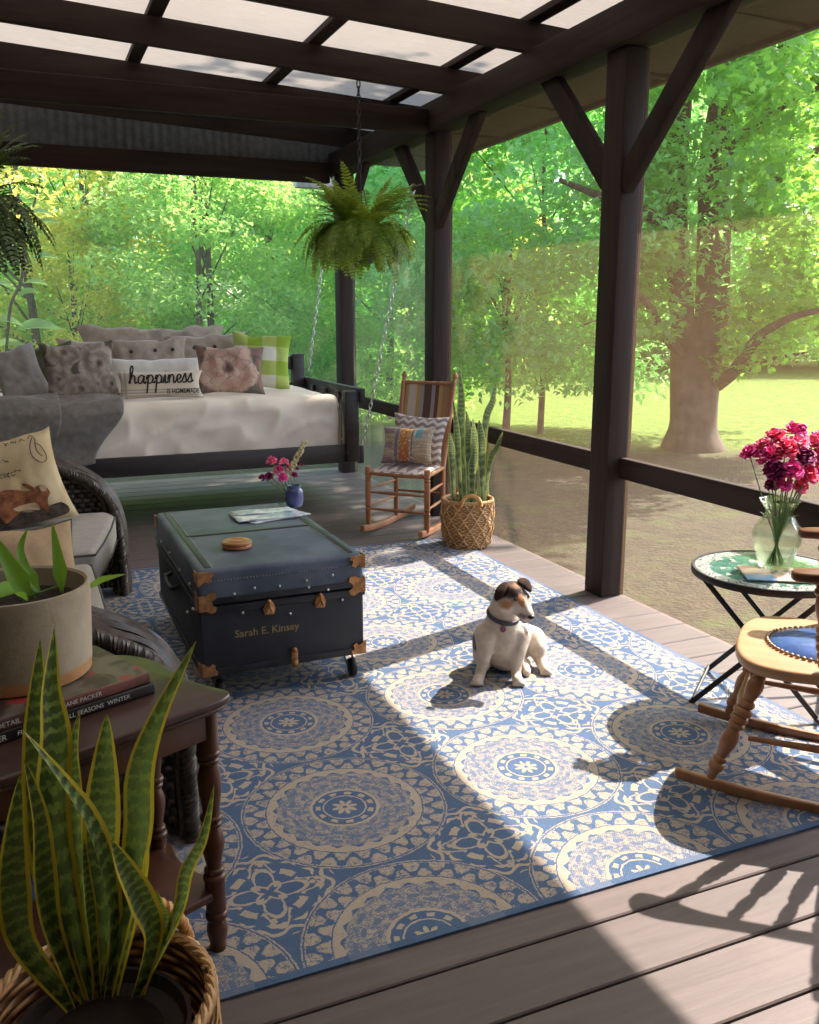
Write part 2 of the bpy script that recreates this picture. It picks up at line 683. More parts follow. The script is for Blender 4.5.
# screens: one panel in every opening
spans = [(0.97, 1.40, 'near right, out of sight behind the rocking chair'), (1.56, 3.88, 'behind the glass-topped table, the sun on its lower part'),
         (4.04, 6.09, 'between the two tall posts, sun patches on its right'), (6.25, 8.19, 'beside the swing bed, in the shade')]
for i, (a, c_, lb) in enumerate(spans):
    mb = MB().add([(2.903, a - .02, 0.0), (2.903, c_ + .02, 0.0), (2.903, c_ + .02, 2.77), (2.903, a - .02, 2.77)], [(0, 1, 2, 3)])
    struct('window_%d' % (i + 1), mb, 'screen_mesh' if i < 3 else 'far_screen_mesh', 'insect screen panel ' + lb, 'screen', smooth=False)
mb = MB().add([(-1.6, 8.36, 0.0), (2.78, 8.36, 0.0), (2.78, 8.36, 2.70), (-1.6, 8.36, 2.70)], [(0, 1, 2, 3)])
struct('window_5', mb, 'far_screen_mesh', 'insect screen closing the far end of the porch', 'screen', smooth=False)

# ------------------------------------------------------------------ the garden
GZ = -0.5


def lawn_fn(u, v):
    x_ = -45 + 110 * u
    y_ = -12 + 92 * v
    d = max(0, y_ + x_ * 0.5 - 24)
    return (x_, y_, GZ + 0.05 * nz(x_, y_, 0, 0.3) + 0.0 * d)


struct('ground', MB().grid(lawn_fn, 110, 90), 'lawn', 'lawn and bare earth around the porch', 'ground')

T_DIAMOND = (np.array([(0, 0, 0), (.45, .27, .07), (1, 0, -.06), (.45, -.27, .07)]), [(0, 1, 2), (0, 2, 3)])
_mp = []
for a_, r_ in ((180, .10), (215, .34), (250, .30), (275, .62), (300, .40), (325, .86), (342, .55), (360, 1.0), (378, .55), (395, .86), (420, .40), (445, .62), (470, .30), (505, .34)):
    _mp.append((r_ * math.cos(math.radians(a_)) * .62 + .36, r_ * math.sin(math.radians(a_)) * .60, -.05 * r_))
T_MAPLE = (np.array(_mp), [tuple(range(len(_mp)))])


def leaf_cloud(C, size, tmpl, rng, droop=0.35, outward=None):
    n = len(C)
    T, F = tmpl
    az = rng.uniform(0, 2 * PI, n)
    el = rng.normal(-droop, 0.45, n)
    d = np.stack([np.cos(az) * np.cos(el), np.sin(az) * np.cos(el), np.sin(el)], 1)
    up = np.stack([rng.normal(0, .45, n), rng.normal(0, .45, n), np.ones(n)], 1)
    s_ = np.cross(up, d)
    s_ /= np.linalg.norm(s_, axis=1)[:, None] + 1e-9
    nn = np.cross(d, s_)
    sz = size * rng.uniform(.65, 1.3, n)
    V = C[:, None, :] + sz[:, None, None] * (T[None, :, 0:1] * d[:, None] + T[None, :, 1:2] * s_[:, None] + T[None, :, 2:3] * nn[:, None])
    k_ = len(T)
    mb = MB()
    mb.v = [tuple(q) for q in V.reshape(-1, 3)]
    fs = []
    for i in range(n):
        o = i * k_
        for f in F:
            fs.append(tuple(o + q for q in f))
    mb.f = fs
    return mb


def clumps(rng, cents, per, rad, flat=0.6):
    out = []
    for c_ in cents:
        n = int(per * rng.uniform(.7, 1.3))
        q = rng.normal(0, 1, (n, 3))
        q /= np.linalg.norm(q, axis=1)[:, None]
        q *= (rng.uniform(.25, 1, n) ** .5)[:, None] * rad * rng.uniform(.7, 1.25)
        q[:, 2] *= flat
        out.append(q + np.array(c_))
    return np.concatenate(out)


def crown_points(rng, n, r, z0, z1, shape=1.0):
    out = []
    for _ in range(n):
        t = rng.uniform(0, 1)
        rr = r * (math.sin(PI * min(.97, .15 + .8 * t)) ** shape)
        a_ = rng.uniform(0, 2 * PI)
        q = rr * rng.uniform(.35, 1) ** .5
        out.append((q * math.cos(a_), q * math.sin(a_), z0 + t * (z1 - z0)))
    return out


def make_tree(name, label, cat, group, r, z0, z1, ncl, per, crad, lsize, lm, sd_, trunk=0.07, tmpl=T_DIAMOND, loc=(0, 0, 0)):
    rng = np.random.default_rng(sd_)
    t = thing(name, label, cat, loc, 0, group)
    cents = crown_points(rng, ncl, r, z0, z1)
    leaf_cloud(clumps(rng, cents, per, crad), lsize, tmpl, rng).build('foliage', lm, t, smooth=False)
    mb = MB()
    mb.tube(catmull([(0, 0, 0), (.05, .03, z1 * .3), (-.05, .05, z1 * .62), (.03, 0, z1 * .85)], 4), [trunk * (1.2 - .9 * i / 12) for i in range(13)], 8)
    for i in range(0, ncl, max(1, ncl // 9)):
        c_ = cents[i]
        zz = max(.3, c_[2] * .6)
        mb.tube(catmull([(0, 0, zz), (c_[0] * .5, c_[1] * .5, zz * .6 + c_[2] * .45), c_], 3), [trunk * .35, trunk * .3, trunk * .25, trunk * .2, trunk * .16, trunk * .12, trunk * .08], 5)
    mb.build('trunk', 'bark', t)
    return t


def copy_thing(t, loc, rz=0.0, s=1.0, label=None, group=None):
    r = t.copy()
    COL.objects.link(r)
    r.location = loc
    r.rotation_euler = (0, 0, rz)
    r.scale = (s, s, s)
    if label: r['label'] = label
    if group: r['group'] = group
    for ch in list(t.children):
        c_ = ch.copy()
        COL.objects.link(c_)
        c_.parent = r
        for g_ in ch.children:
            d_ = g_.copy()
            COL.objects.link(d_)
            d_.parent = c_
    return r


GW = 'trees in the woods around the porch'
LW = 'bright leafy tree in the woods beyond the lawn'
ta = make_tree('leafy_tree', LW, 'tree', GW, 2.3, .3, 6.2, 85, 250, .62, .125, 'leaf_bright', 11, loc=(1.2, 17, GZ))
tb = make_tree('leafy_tree', LW, 'tree', GW, 2.2, .2, 5.4, 80, 250, .60, .12, 'leaf_green', 12, loc=(4.6, 17.5, GZ))
tc = make_tree('yellow_leafy_tree', 'yellow green tree glowing in the sun beyond the left end of the swing bed', 'tree', None, 2.1, .3, 5.6, 60, 170, .6, .125, 'leaf_yellow', 13, loc=(.15, 14.9, GZ))
rr = random.Random(5)
for (x_, y_, k_, s_) in [(-3.2, 16.5, 0, 1.0), (2.9, 15.4, 0, .92), (6.6, 16.6, 0, 1.0), (-1.2, 19.5, 1, 1.25), (2.2, 20.5, 0, 1.3), (5.4, 21.0, 1, 1.3), (8.6, 20.5, 0, 1.2),
                        (.4, 25, 1, 1.7), (5, 26.5, 0, 1.8), (9.5, 27, 1, 1.8), (-4.5, 23, 0, 1.6), (14, 29, 1, 1.7), (18.5, 31, 0, 1.8), (23, 30, 1, 1.8), (27, 28.5, 0, 1.8), (31, 26, 1, 1.8), (16.5, 36, 0, 2.4), (22.5, 36.5, 1, 2.5), (29, 34, 0, 2.5), (35, 31, 1, 2.5), (11.5, 33, 0, 2.3)]:
    copy_thing((ta, tb)[k_], (x_, y_, GZ), rr.uniform(0, 6.28), s_, LW, GW)
for (x_, y_, s_, lb) in [(24.5, 25.8, 1.3, 'yellow green tree in the sun beyond the lawn, right of the big maple'), (13.0, 25.0, 1.2, 'yellow green tree in the sun, left of the big maple'), (29.5, 25.0, 1.4, 'yellow green tree in the sun at the far right edge of the lawn')]:
    copy_thing(tc, (x_, y_, GZ), rr.uniform(0, 6.28), s_, lb)
copy_thing(ta, (2.6, 14.4, GZ), 2.2, .8, LW, GW)
copy_thing(tc, (.75, 14.6, GZ), 2.2, .62, 'small yellow green tree in the sun, seen over the roses pillow on the bed')
make_tree('broad_tree', 'dense dark green tree standing between the two tall posts', 'tree', None, 3.3, 1.0, 7.0, 220, 270, .75, .145, 'leaf_green', 21, .05, loc=(8.1, 13.3, GZ))
make_tree('young_tree', 'slim young tree on the sunlit grass between the two tall posts', 'tree', None, .8, 1.7, 3.6, 16, 80, .4, .15, 'leaf_bright', 22, .06, loc=(7.25, 13.0, GZ))

# the big maple
t = thing('maple_tree', 'big two-stemmed maple with a wide flared trunk on the lawn', 'tree', (9.35, 10.9, GZ))
O = Vector((9.35, 10.9, GZ))


def mp(px, py, dep=0.0):
    """a point of the maple seen at a pixel, dep metres nearer than its trunk, in its own frame"""
    n = Vector((_f.x, _f.y, 0)).normalized()
    d = _r * ((px - W / 2) / FPX) + _d * ((py - H / 2) / FPX) + _f
    k_ = ((O - CAM).dot(n) - dep) / d.dot(n)
    return CAM + d * k_ - O


mb = MB()
base = [(692, 456), (692, 442), (693, 425), (694, 400), (695, 370), (697, 340)]
mb.tube(catmull([mp(*q) for q in base], 4), [.52 - .17 * sm(i / 9) + .03 * max(0, (i - 10) / 10) for i in range(21)], 16)
mb.tube(catmull([mp(693, 372), mp(684, 330), mp(679, 280), mp(676, 220), mp(678, 150), mp(684, 80), mp(690, -40), mp(690, -300)], 4), [.22, .21, .20, .19, .185, .18, .18, .18, .175, .17, .17, .165, .16, .16, .16, .15, .15, .15, .14, .14, .13, .12, .12, .11, .1, .08, .07, .06, .05], 12)
mb.tube(catmull([mp(700, 372), mp(711, 330), mp(713, 280), mp(714, 220), mp(715, 160), mp(726, 80), mp(740, -40), mp(760, -300)], 4), [.28, .27, .26, .26, .25, .25, .25, .25, .24, .24, .24, .24, .23, .23, .23, .22, .22, .21, .2, .19, .18, .17, .16, .15, .13, .12, .1, .08, .05], 12)
for br_, r0 in (([(716, 385), (735, 370), (758, 338), (790, 318), (830, 308)], .12), ([(738, 225), (760, 195), (785, 172), (825, 145)], .15), ([(722, 170), (741, 142), (760, 120), (800, 95), (830, 82)], .13),
                ([(720, 110), (745, 80), (780, 50), (830, 20)], .11), ([(676, 240), (650, 215), (610, 200), (560, 180)], .12), ([(735, 372), (768, 360), (810, 352)], .05), ([(690, 360), (668, 340), (645, 300), (625, 290)], .10)):
    p_ = catmull([mp(q[0], q[1], .5 * i) for i, q in enumerate(br_)], 4)
    mb.tube(p_, [r0 * (1 - .75 * i / (len(p_) - 1)) for i in range(len(p_))], 8)
mb.build('trunk', 'bark', t)
rng = np.random.default_rng(31)
cents = []
for (x0, x1, y0, y1, n, d0, d1) in [(745, 830, 60, 215, 30, -1, 3.0), (768, 830, 215, 300, 28, -.5, 2.0), (745, 830, 300, 345, 10, -.5, 1.5), (655, 700, 40, 90, 8, .2, 2.5), (636, 654, 90, 260, 15, -.5, 1.0), (745, 830, 60, 300, 25, -3.2, -2),
                                  (636, 655, 262, 330, 6, .2, 1.0), (735, 775, 330, 375, 4, 0, 1), (735, 780, 40, 110, 12, .2, 1.5), (770, 830, 20, 80, 14, 0, 3)]:
    for _ in range(n):
        cents.append(mp(rng.uniform(x0, x1), rng.uniform(y0, y1), rng.uniform(d0, d1)))
A = leaf_cloud(clumps(rng, cents, 90, .50, .45), .165, T_MAPLE, rng, .45)
A.build('foliage', 'leaf_maple', t, smooth=False)
cents = []
for _ in range(150):                 # the crown above the eave
    q = rng.normal(0, 1, 3)
    q /= np.linalg.norm(q)
    q *= rng.uniform(.3, 1) ** .5
    cents.append((q[0] * 3.6 - .1, q[1] * 3.2 - .15, 9.3 + q[2] * 2.7))
leaf_cloud(clumps(rng, cents, 70, .75, .5), .24, T_MAPLE, rng, .4).build('foliage', 'leaf_maple', t, smooth=False)

# leafy shrub just outside the far screen at the left
t = thing('broadleaf_shrub', 'thin shrub with large leaves outside the far screen, left of the swing bed', 'shrub', (-.15, 9.1, GZ))
mb = MB()
st = catmull([(0, 0, 0), (-.05, 0, 1.0), (.06, 0, 2.0), (.20, .02, 2.35), (.27, .02, 2.95)], 5)
mb.tube(st, .014, 6)
mb.tube(catmull([(-.02, 0, 1.5), (-.15, 0, 2.1), (-.2, .1, 2.7)], 5), .011, 6)
mb.build('stem', 'twig', t)
mb = MB()
for (px, py, L_, a_) in [(42, 213, .22, 0), (46, 257, .24, .1), (36, 283, .22, 2.8), (30, 293, .24, .5), (40, 328, .42, .1), (8, 322, .3, 2.6), (14, 265, .2, 3), (28, 226, .2, .6), (10, 345, .3, .2), (4, 285, .25, 2.4), (48, 222, .2, .2), (12, 240, .2, 2)]:
    p_ = at(px, py, y=9.1) - Vector((-.15, 9.1, GZ))
    ca, sa = math.cos(a_), math.sin(a_)

    def lf(u, v):
        w_ = L_ * .28 * math.sin(PI * v ** .8) * (1 if 0 < v < 1 else 0) + .002
        e = (u - .5) * 2
        l_ = (v - .5) * L_
        return (p_.x + ca * l_ - sa * e * w_ * .4, p_.y + e * w_ * .8, p_.z + sa * l_ * .4 - .25 * L_ * (v - .4) ** 2 + abs(e) * w_ * .4 + e * w_ * .35)
    mb.grid(lf, 4, 8)
mb.build('leaves', 'leaf_bright', t)

# ------------------------------------------------------------------ materials of the things
def rug_mat():
    m, b = new_mat('rug')
    v, x, y, z = coords()          # rug frame: metres, origin at a medallion centre
    jit = noise(v, 260, 2)
    jx = noise(vec(x * 60.0, y * 60.0, 3.0), 1.0, 2)
    P = 0.647
    x2 = x + (jx - 0.5) * 0.010
    y2 = y + (noise(vec(x * 60.0, y * 60.0, 9.0), 1.0, 2) - 0.5) * 0.010
    u = (x2 / P + 0.5).fract() - 0.5
    w = (y2 / P + 0.5).fract() - 0.5
    r = (u * u + w * w).sqrt()
    a = atan2(w, u)
    # corner frame
    uc = (x2 / P).fract() - 0.5
    wc = (y2 / P).fract() - 0.5
    rc = (uc * uc + wc * wc).sqrt()
    ac = atan2(wc, uc)
    # beige mask
    rosette = r.lt(0.058 * ((a * 4.0).cos().abs() * 0.75 + 0.35)) * r.gt(0.012)
    dots = (r - 0.128).abs().lt(0.012) * (a * 11.0).cos().gt(0.15)
    ring1 = r.band(0.098, 0.106)
    ring2 = r.band(0.152, 0.168)
    tex = noise(v, 75, 3, 0.7)
    mid = r.band(0.168, 0.325)
    mid_b = mid * ((tex - 0.30) * 2.2).mx(0.0).mn(0.85)
    motif = r.band(0.185, 0.315) * ((a * 10.0).sin() * ((r - 0.255) * 95.0).cos()).gt(0.45)
    scal = 0.330 + ((a * 22.0 / (2 * PI)).fract() - 0.5).abs() * 0.050
    sc = r.gt(scal - 0.012) * r.lt(0.372) * ((tex - 0.20) * 4.0).mx(0.45).mn(1.0)
    zig = ((a * 26.0 / (2 * PI)).fract() - 0.5).abs() * 0.17 + 0.380
    outer = r.band(0.378, 0.492)
    zigb = (r - zig).abs().gt(0.014)
    eye = (r - 0.452).abs().lt(0.020) * (a * 26.0).cos().gt(0.35)
    eye2 = (r - 0.400).abs().lt(0.015) * (a * 26.0).cos().lt(-0.35)
    outer_b = outer * zigb * (eye.inv()) * (eye2.inv()) * ((tex - 0.22) * 2.6).mx(0.25).mn(1.0)
    edge = r.band(0.478, 0.485).inv()
    med = (rosette + dots + ring1 + ring2 + mid_b * motif.inv() + sc + outer_b * edge).mn(1.0)
    # corner ornament
    star = (rc - (0.105 + (ac * 4.0).cos() * 0.055)).abs().lt(0.012)
    star2 = (rc - (0.050 + (ac * 4.0 + PI).cos() * 0.022)).abs().lt(0.011)
    fl = (rc - 0.195).abs().lt(0.026) * (ac * 4.0).cos().gt(0.55) * (voronoi(v, 42).lt(0.42))
    fl2 = (rc - 0.150).abs().lt(0.018) * (ac * 4.0).cos().lt(-0.6)
    scroll = (rc - (0.185 + (ac * 8.0).cos() * 0.045)).abs().lt(0.009) * (ac * 4.0).cos().gt(-0.2)
    scroll2 = (rc - 0.245).abs().lt(0.040) * ((rc * 130.0 + (ac * 12.0).sin() * 2.0).sin().gt(0.35))
    out = r.gt(0.492)
    msk = (med * out.inv() + (star + star2 + fl + fl2 + scroll + scroll2).mn(1.0) * out).mn(1.0)
    # border
    n = X.nt.nodes.new('ShaderNodeTexCoord')
    s = X.nt.nodes.new('ShaderNodeSeparateXYZ')
    X.nt.links.new(n.outputs['Generated'], s.inputs[0])
    gx, gy = X(s.outputs[0]), X(s.outputs[1])
    brd = (gx.mn(gx.inv()) * 2.74).mn(gy.mn(gy.inv()) * 3.66).lt(0.022)
    msk = msk * brd.inv()
    # woven: threads break the edges of the pattern
    wv = ((x * 2 * PI / 0.0075).sin() * (y * 2 * PI / 0.0075).sin()) * 0.5 + 0.5
    f = (msk * 0.86 + 0.07 + (jit - 0.5) * 1.7 + (wv - 0.5) * 0.16).step(0.22, 0.78)
    gm = noise(v, 7, 3)
    blue = mixc(gm, (0.042, 0.088, 0.175), (0.072, 0.135, 0.245))
    blue = mixc(mid * 0.45 * out.inv(), blue, (0.17, 0.20, 0.27))
    beige = mixc(gm, (0.34, 0.285, 0.215), (0.44, 0.38, 0.295))
    setc(b, mixc(f, blue, beige))
    b.inputs['Roughness'].default_value = 0.95
    bump(b, wv * 0.6 + jit * 0.6, 0.5, 0.004)


rug_mat()


def snake_mat(name, edge, g1, g2, g3):
    m, b = new_mat(name)
    n = X.nt.nodes.new('ShaderNodeUVMap')
    s = X.nt.nodes.new('ShaderNodeSeparateXYZ')
    X.nt.links.new(n.outputs[0], s.inputs[0])
    u, vv = X(s.outputs[0]), X(s.outputs[1])
    o, x, y, z = coords()
    e = (u - 0.5).abs() * 2.0
    wob = noise(vec(u * 2.2 + z * 3.0, vv * 11.0, z * 5.0), 2.0, 4, 0.65)
    band = ((vv * 115.0) + wob * 9.0 - e * 1.2).sin()
    spk = noise(vec(u * 14.0, vv * 60.0, island() * 9.0), 1.0, 3)
    f = (band * 0.5 + 0.5) * 0.75 + (spk - 0.5) * 0.9
    c = mixc(f.step(0.35, 0.65), g1, g2)
    c = mixc(noise(vec(u * 2.0, vv * 6.0, 1.0), 3.0, 2).step(0.45, 0.7) * 0.6, c, g3)
    em = (e + (noise(vec(u, vv * 20.0, 0.0), 3.0, 2) - 0.5) * 0.12).step(0.70, 0.78)
    setc(b, mixc(em, c, edge))
    b.inputs['Roughness'].default_value = 0.42
    b.inputs['Subsurface Weight'].default_value = 0.0
    t = X.nt.nodes.new('ShaderNodeBsdfTranslucent')
    X.nt.links.new(mixc(em, g2, edge), t.inputs[0])
    mx = X.nt.nodes.new('ShaderNodeMixShader')
    mx.inputs[0].default_value = 0.28
    X.nt.links.new(b.outputs[0], mx.inputs[1])
    X.nt.links.new(t.outputs[0], mx.inputs[2])
    X.nt.links.new(mx.outputs[0], m.node_tree.nodes['Material Output'].inputs[0])


snake_mat('snake_leaf', (0.74, 0.60, 0.05), (0.014, 0.045, 0.014), (0.27, 0.38, 0.085), (0.06, 0.15, 0.03))
snake_mat('snake_leaf_green', (0.34, 0.38, 0.10), (0.020, 0.055, 0.022), (0.21, 0.28, 0.13), (0.05, 0.11, 0.04))

plain('black_metal', (0.012, 0.012, 0.013), 0.45)
plain('iron', (0.05, 0.05, 0.052), 0.4, 0.7)
plain('steel_chain', (0.62, 0.62, 0.60), 0.35, 0.8)
plain('soil', (0.020, 0.013, 0.009), 1.0, bmp=0.8, bscale=60)
plain('sheet', (0.86, 0.76, 0.62), 0.9, var=0.06, scale=4, bmp=0.12, bscale=40)
plain('throw', (0.20, 0.185, 0.165), 0.95, bmp=0.3, bscale=300)
plain('cream_linen', (0.55, 0.49, 0.40), 0.95, var=0.10, bmp=0.25, bscale=260)
plain('white_linen', (0.72, 0.70, 0.66), 0.95, var=0.06, bmp=0.2, bscale=260)
plain('taupe_linen', (0.40, 0.34, 0.28), 0.95, var=0.12, bmp=0.25, bscale=260)
plain('grey_linen', (0.33, 0.32, 0.31), 0.95, var=0.12, bmp=0.25, bscale=260)
plain('olive_cloth', (0.16, 0.17, 0.12), 0.95, var=0.15, bmp=0.25, bscale=260)
plain('tan_cloth', (0.36, 0.25, 0.14), 0.95, var=0.12, bmp=0.25, bscale=200)
plain('sofa_cushion', (0.37, 0.345, 0.30), 0.9, var=0.06, bmp=0.2, bscale=320)
plain('piping', (0.10, 0.09, 0.075), 0.9)
plain('print_black', (0.02, 0.02, 0.02), 0.9)
plain('print_grey', (0.10, 0.08, 0.06), 0.9)
plain('button', (0.03, 0.02, 0.015), 0.4)
plain('brass', (0.50, 0.26, 0.11), 0.42, 0.75, var=0.35, scale=30)
plain('gold_paint', (0.30, 0.23, 0.10), 0.7)
plain('rubber', (0.016, 0.016, 0.017), 0.5)
plain('trunk_navy', (0.026, 0.031, 0.042), 0.48, var=0.25, scale=6, bmp=0.25, bscale=180)
plain('trunk_top', (0.060, 0.080, 0.118), 0.52, c2=(0.13, 0.16, 0.21), scale=5, bmp=0.12, bscale=150)
plain('trunk_band', (0.022, 0.025, 0.032), 0.42, var=0.25, bmp=0.2)
plain('blue_glaze', (0.060, 0.085, 0.22), 0.25, var=0.25, scale=9, coat=0.4)
plain('magenta_petal', (0.78, 0.04, 0.32), 0.7, c2=(0.92, 0.16, 0.48), scale=60)
plain('pink_petal', (0.80, 0.08, 0.24), 0.7, c2=(0.95, 0.38, 0.52), scale=60)
plain('plum_petal', (0.16, 0.005, 0.07), 0.7, c2=(0.36, 0.02, 0.17), scale=60)
plain('red_petal', (0.80, 0.05, 0.18), 0.7, c2=(0.92, 0.20, 0.32), scale=60)
plain('stem_green', (0.10, 0.20, 0.05), 0.6)
plain('dry_bud', (0.50, 0.46, 0.24), 0.7)
plain('cement', (0.34, 0.28, 0.19), 0.85, c2=(0.47, 0.40, 0.29), scale=7, bmp=0.25, bscale=90)
wood('pot_base_wood', (0.42, 0.20, 0.08), (0.58, 0.32, 0.14), 'x', 0.5)
wood('mahogany', (0.050, 0.018, 0.010), (0.105, 0.040, 0.021), 'z', 0.34, 10, 8, 0.06)
wood('mahogany_top', (0.035, 0.016, 0.012), (0.070, 0.034, 0.024), 'x', 0.30, 10, 10, 0.06)
wood('maple_wood', (0.30, 0.12, 0.055), (0.47, 0.22, 0.10), 'z', 0.38, 10, 8, 0.05)
wood('rocker_wood', (0.24, 0.105, 0.045), (0.40, 0.20, 0.095), 'z', 0.33, 10, 8, 0.05)
wood('rocker_seat', (0.40, 0.235, 0.125), (0.56, 0.36, 0.21), 'y', 0.30, 9, 8, 0.05)
wood('dark_arm_wood', (0.09, 0.035, 0.018), (0.17, 0.075, 0.035), 'y', 0.30, 9, 8, 0.05)
wood('coaster_wood', (0.30, 0.11, 0.04), (0.55, 0.26, 0.11), 'x', 0.35, 20, 6, 0.1)
wood('bed_wood', (0.022, 0.017, 0.017), (0.050, 0.038, 0.036), 'x', 0.5, 10, 12)
plain('leather_blue', (0.035, 0.085, 0.26), 0.28, var=0.2, scale=20, coat=0.3)
plain('stud', (0.32, 0.22, 0.13), 0.4, 0.5)
plain('paper', (0.72, 0.72, 0.70), 0.6, var=0.05)
plain('fern', (0.06, 0.13, 0.020), 0.6)
leafmat('fern_leaf', (0.10, 0.20, 0.022), (0.26, 0.38, 0.05), 0.40, (0.45, 0.55, 0.06))
leafmat('fern_shade_leaf', (0.030, 0.065, 0.012), (0.07, 0.12, 0.02), 0.15, (0.10, 0.16, 0.02))  # backlit shade of the left fern put into the leaf colour
leafmat('house_leaf', (0.10, 0.30, 0.03), (0.22, 0.42, 0.05), 0.35, (0.35, 0.60, 0.06))

m, b = new_mat('printed_paper')
v, x, y, z = coords()
n1 = noise(v, 14, 4, 0.6)
c = mixc(n1.step(0.42, 0.6), (0.78, 0.80, 0.80), (0.35, 0.48, 0.58))
ln = ((y * 420.0).sin().gt(0.2)) * (noise(v, 9, 1).gt(0.52))
setc(b, mixc(ln * 0.55, c, (0.16, 0.18, 0.20)))
b.inputs['Roughness'].default_value = 0.35

m, b = new_mat('magazine_cover')
v, x, y, z = coords()
n1 = noise(v, 9, 4, 0.55, 0.6)
c = mixc(n1.step(0.40, 0.52), (0.10, 0.09, 0.10), (0.52, 0.40, 0.34))
c = mixc(noise(v, 5, 3, 0.6, 1.0).step(0.5, 0.6), c, (0.72, 0.58, 0.48))
setc(b, mixc((x.lt(-0.03)) * (y.lt(-0.03)), c, (0.16, 0.30, 0.52)))
b.inputs['Roughness'].default_value = 0.25

m, b = new_mat('mosaic_glass')
v, x, y, z = coords()
vd = voronoi(v, 34, 'DISTANCE_TO_EDGE')
cell = voronoi(v, 34, 'F1', 1)
n = X.nt.nodes.new('ShaderNodeTexVoronoi')
n.inputs['Scale'].default_value = 34
X.nt.links.new(v, n.inputs['Vector'])
sp = X.nt.nodes.new('ShaderNodeSeparateColor')
X.nt.links.new(n.outputs['Color'], sp.inputs[0])
rr_ = (x * x + y * y).sqrt()
c = mixc(X(sp.outputs[0]), (0.05, 0.20, 0.15), (0.16, 0.36, 0.28))
c = mixc(X(sp.outputs[1]).gt(0.72), c, (0.50, 0.56, 0.50))
c = mixc(rr_.gt(0.225), c, (0.50, 0.55, 0.52))
setc(b, mixc(vd.lt(0.035), c, (0.10, 0.11, 0.10)))
b.inputs['Roughness'].default_value = 0.12
b.inputs['Coat Weight'].default_value = 0.5
tr = X.nt.nodes.new('ShaderNodeBsdfTransparent')
tr.inputs[0].default_value = (0.75, 0.85, 0.75, 1)
mx = X.nt.nodes.new('ShaderNodeMixShader')
mx.inputs[0].default_value = 0.16
X.nt.links.new(b.outputs[0], mx.inputs[1])
X.nt.links.new(tr.outputs[0], mx.inputs[2])
X.nt.links.new(mx.outputs[0], m.node_tree.nodes['Material Output'].inputs[0])

m, b = new_mat('clear_glass')
setc(b, (1.0, 1.0, 1.0))
b.inputs['Roughness'].default_value = 0.02
b.inputs['Transmission Weight'].default_value = 1.0
b.inputs['IOR'].default_value = 1.2
tr = X.nt.nodes.new('ShaderNodeBsdfTransparent')
tr.inputs[0].default_value = (0.94, 0.97, 0.93, 1)
mx = X.nt.nodes.new('ShaderNodeMixShader')
mx.inputs[0].default_value = 0.62
X.nt.links.new(b.outputs[0], mx.inputs[1])
X.nt.links.new(tr.outputs[0], mx.inputs[2])
X.nt.links.new(mx.outputs[0], m.node_tree.nodes['Material Output'].inputs[0])


def weave_mat(name, c1, c2, sx, sz, gap=0.35, rough=0.55):
    """basket weave over the round or flat side of a thing: strands go over and under"""
    m, b = new_mat(name)
    v, x, y, z = coords()
    a = atan2(y, x) * sx
    h = z * sz
    row = h.floor()
    hf = (h.fract() - 0.5).abs() * 2.0
    ov = (a + row * PI).sin()
    prof = (1.0 - hf * hf) * (ov * 0.5 + 0.6)
    n = noise(v, 40, 3)
    setc(b, mixc((prof + (n - 0.5) * 0.5).step(0.1, 0.9), c1, c2))
    b.inputs['Roughness'].default_value = rough
    bump(b, prof, 1.0, 0.012)


def weave_flat(name, c1, c2, sc, rough=0.5):
    m, b = new_mat(name)
    v, x, y, z = coords()
    p = (x + y) * sc
    h = z * sc * 0.9
    row = h.floor()
    hf = (h.fract() - 0.5).abs() * 2.0
    prof = (1.0 - hf * hf) * ((p * PI + row * PI).sin() * 0.5 + 0.6)
    n = noise(v, 30, 3)
    setc(b, mixc((prof + (n - 0.5) * 0.5).step(0.1, 0.9), c1, c2))
    b.inputs['Roughness'].default_value = rough
    bump(b, prof, 1.0, 0.012)


weave_mat('seagrass', (0.30, 0.15, 0.05), (0.66, 0.40, 0.17), 22.0, 80.0)
plain('seagrass_strand', (0.42, 0.24, 0.09), 0.6, c2=(0.66, 0.42, 0.19), scale=40)
plain('rope', (0.48, 0.22, 0.07), 0.6, c2=(0.68, 0.37, 0.14), scale=40)
weave_flat('wicker', (0.010, 0.008, 0.006), (0.115, 0.092, 0.072), 42.0)
plain('wicker_strand', (0.026, 0.020, 0.016), 0.45, c2=(0.085, 0.068, 0.055), scale=30)


def pillow_front(w, h, d, wr=0.0, sd_=0.0):
    """depth of a pillow's face at x, z (its own frame, z from 0 at the bottom edge)"""
    def f(x, z):
        u = max(-1, min(1, 2 * x / w))
        v_ = max(-1, min(1, 2 * z / h - 1))
        e = max(0.0, (1 - abs(u) ** 2.6)) ** 0.5 * max(0.0, (1 - abs(v_) ** 2.6)) ** 0.5
        q = d / 2 * e ** 0.85
        if wr:
            q += wr * e * (1.1 * nz(x * 4 + sd_, z * 4, sd_, 1.6) + .7 * nz(x * 9 + sd_, z * 5, 3.3, 1.6) - .8 * (1 - abs(nz(x * 5 + z * 3, z * 4 - x * 2, sd_ + 9, 1.5))) ** 4)
        return q
    return f


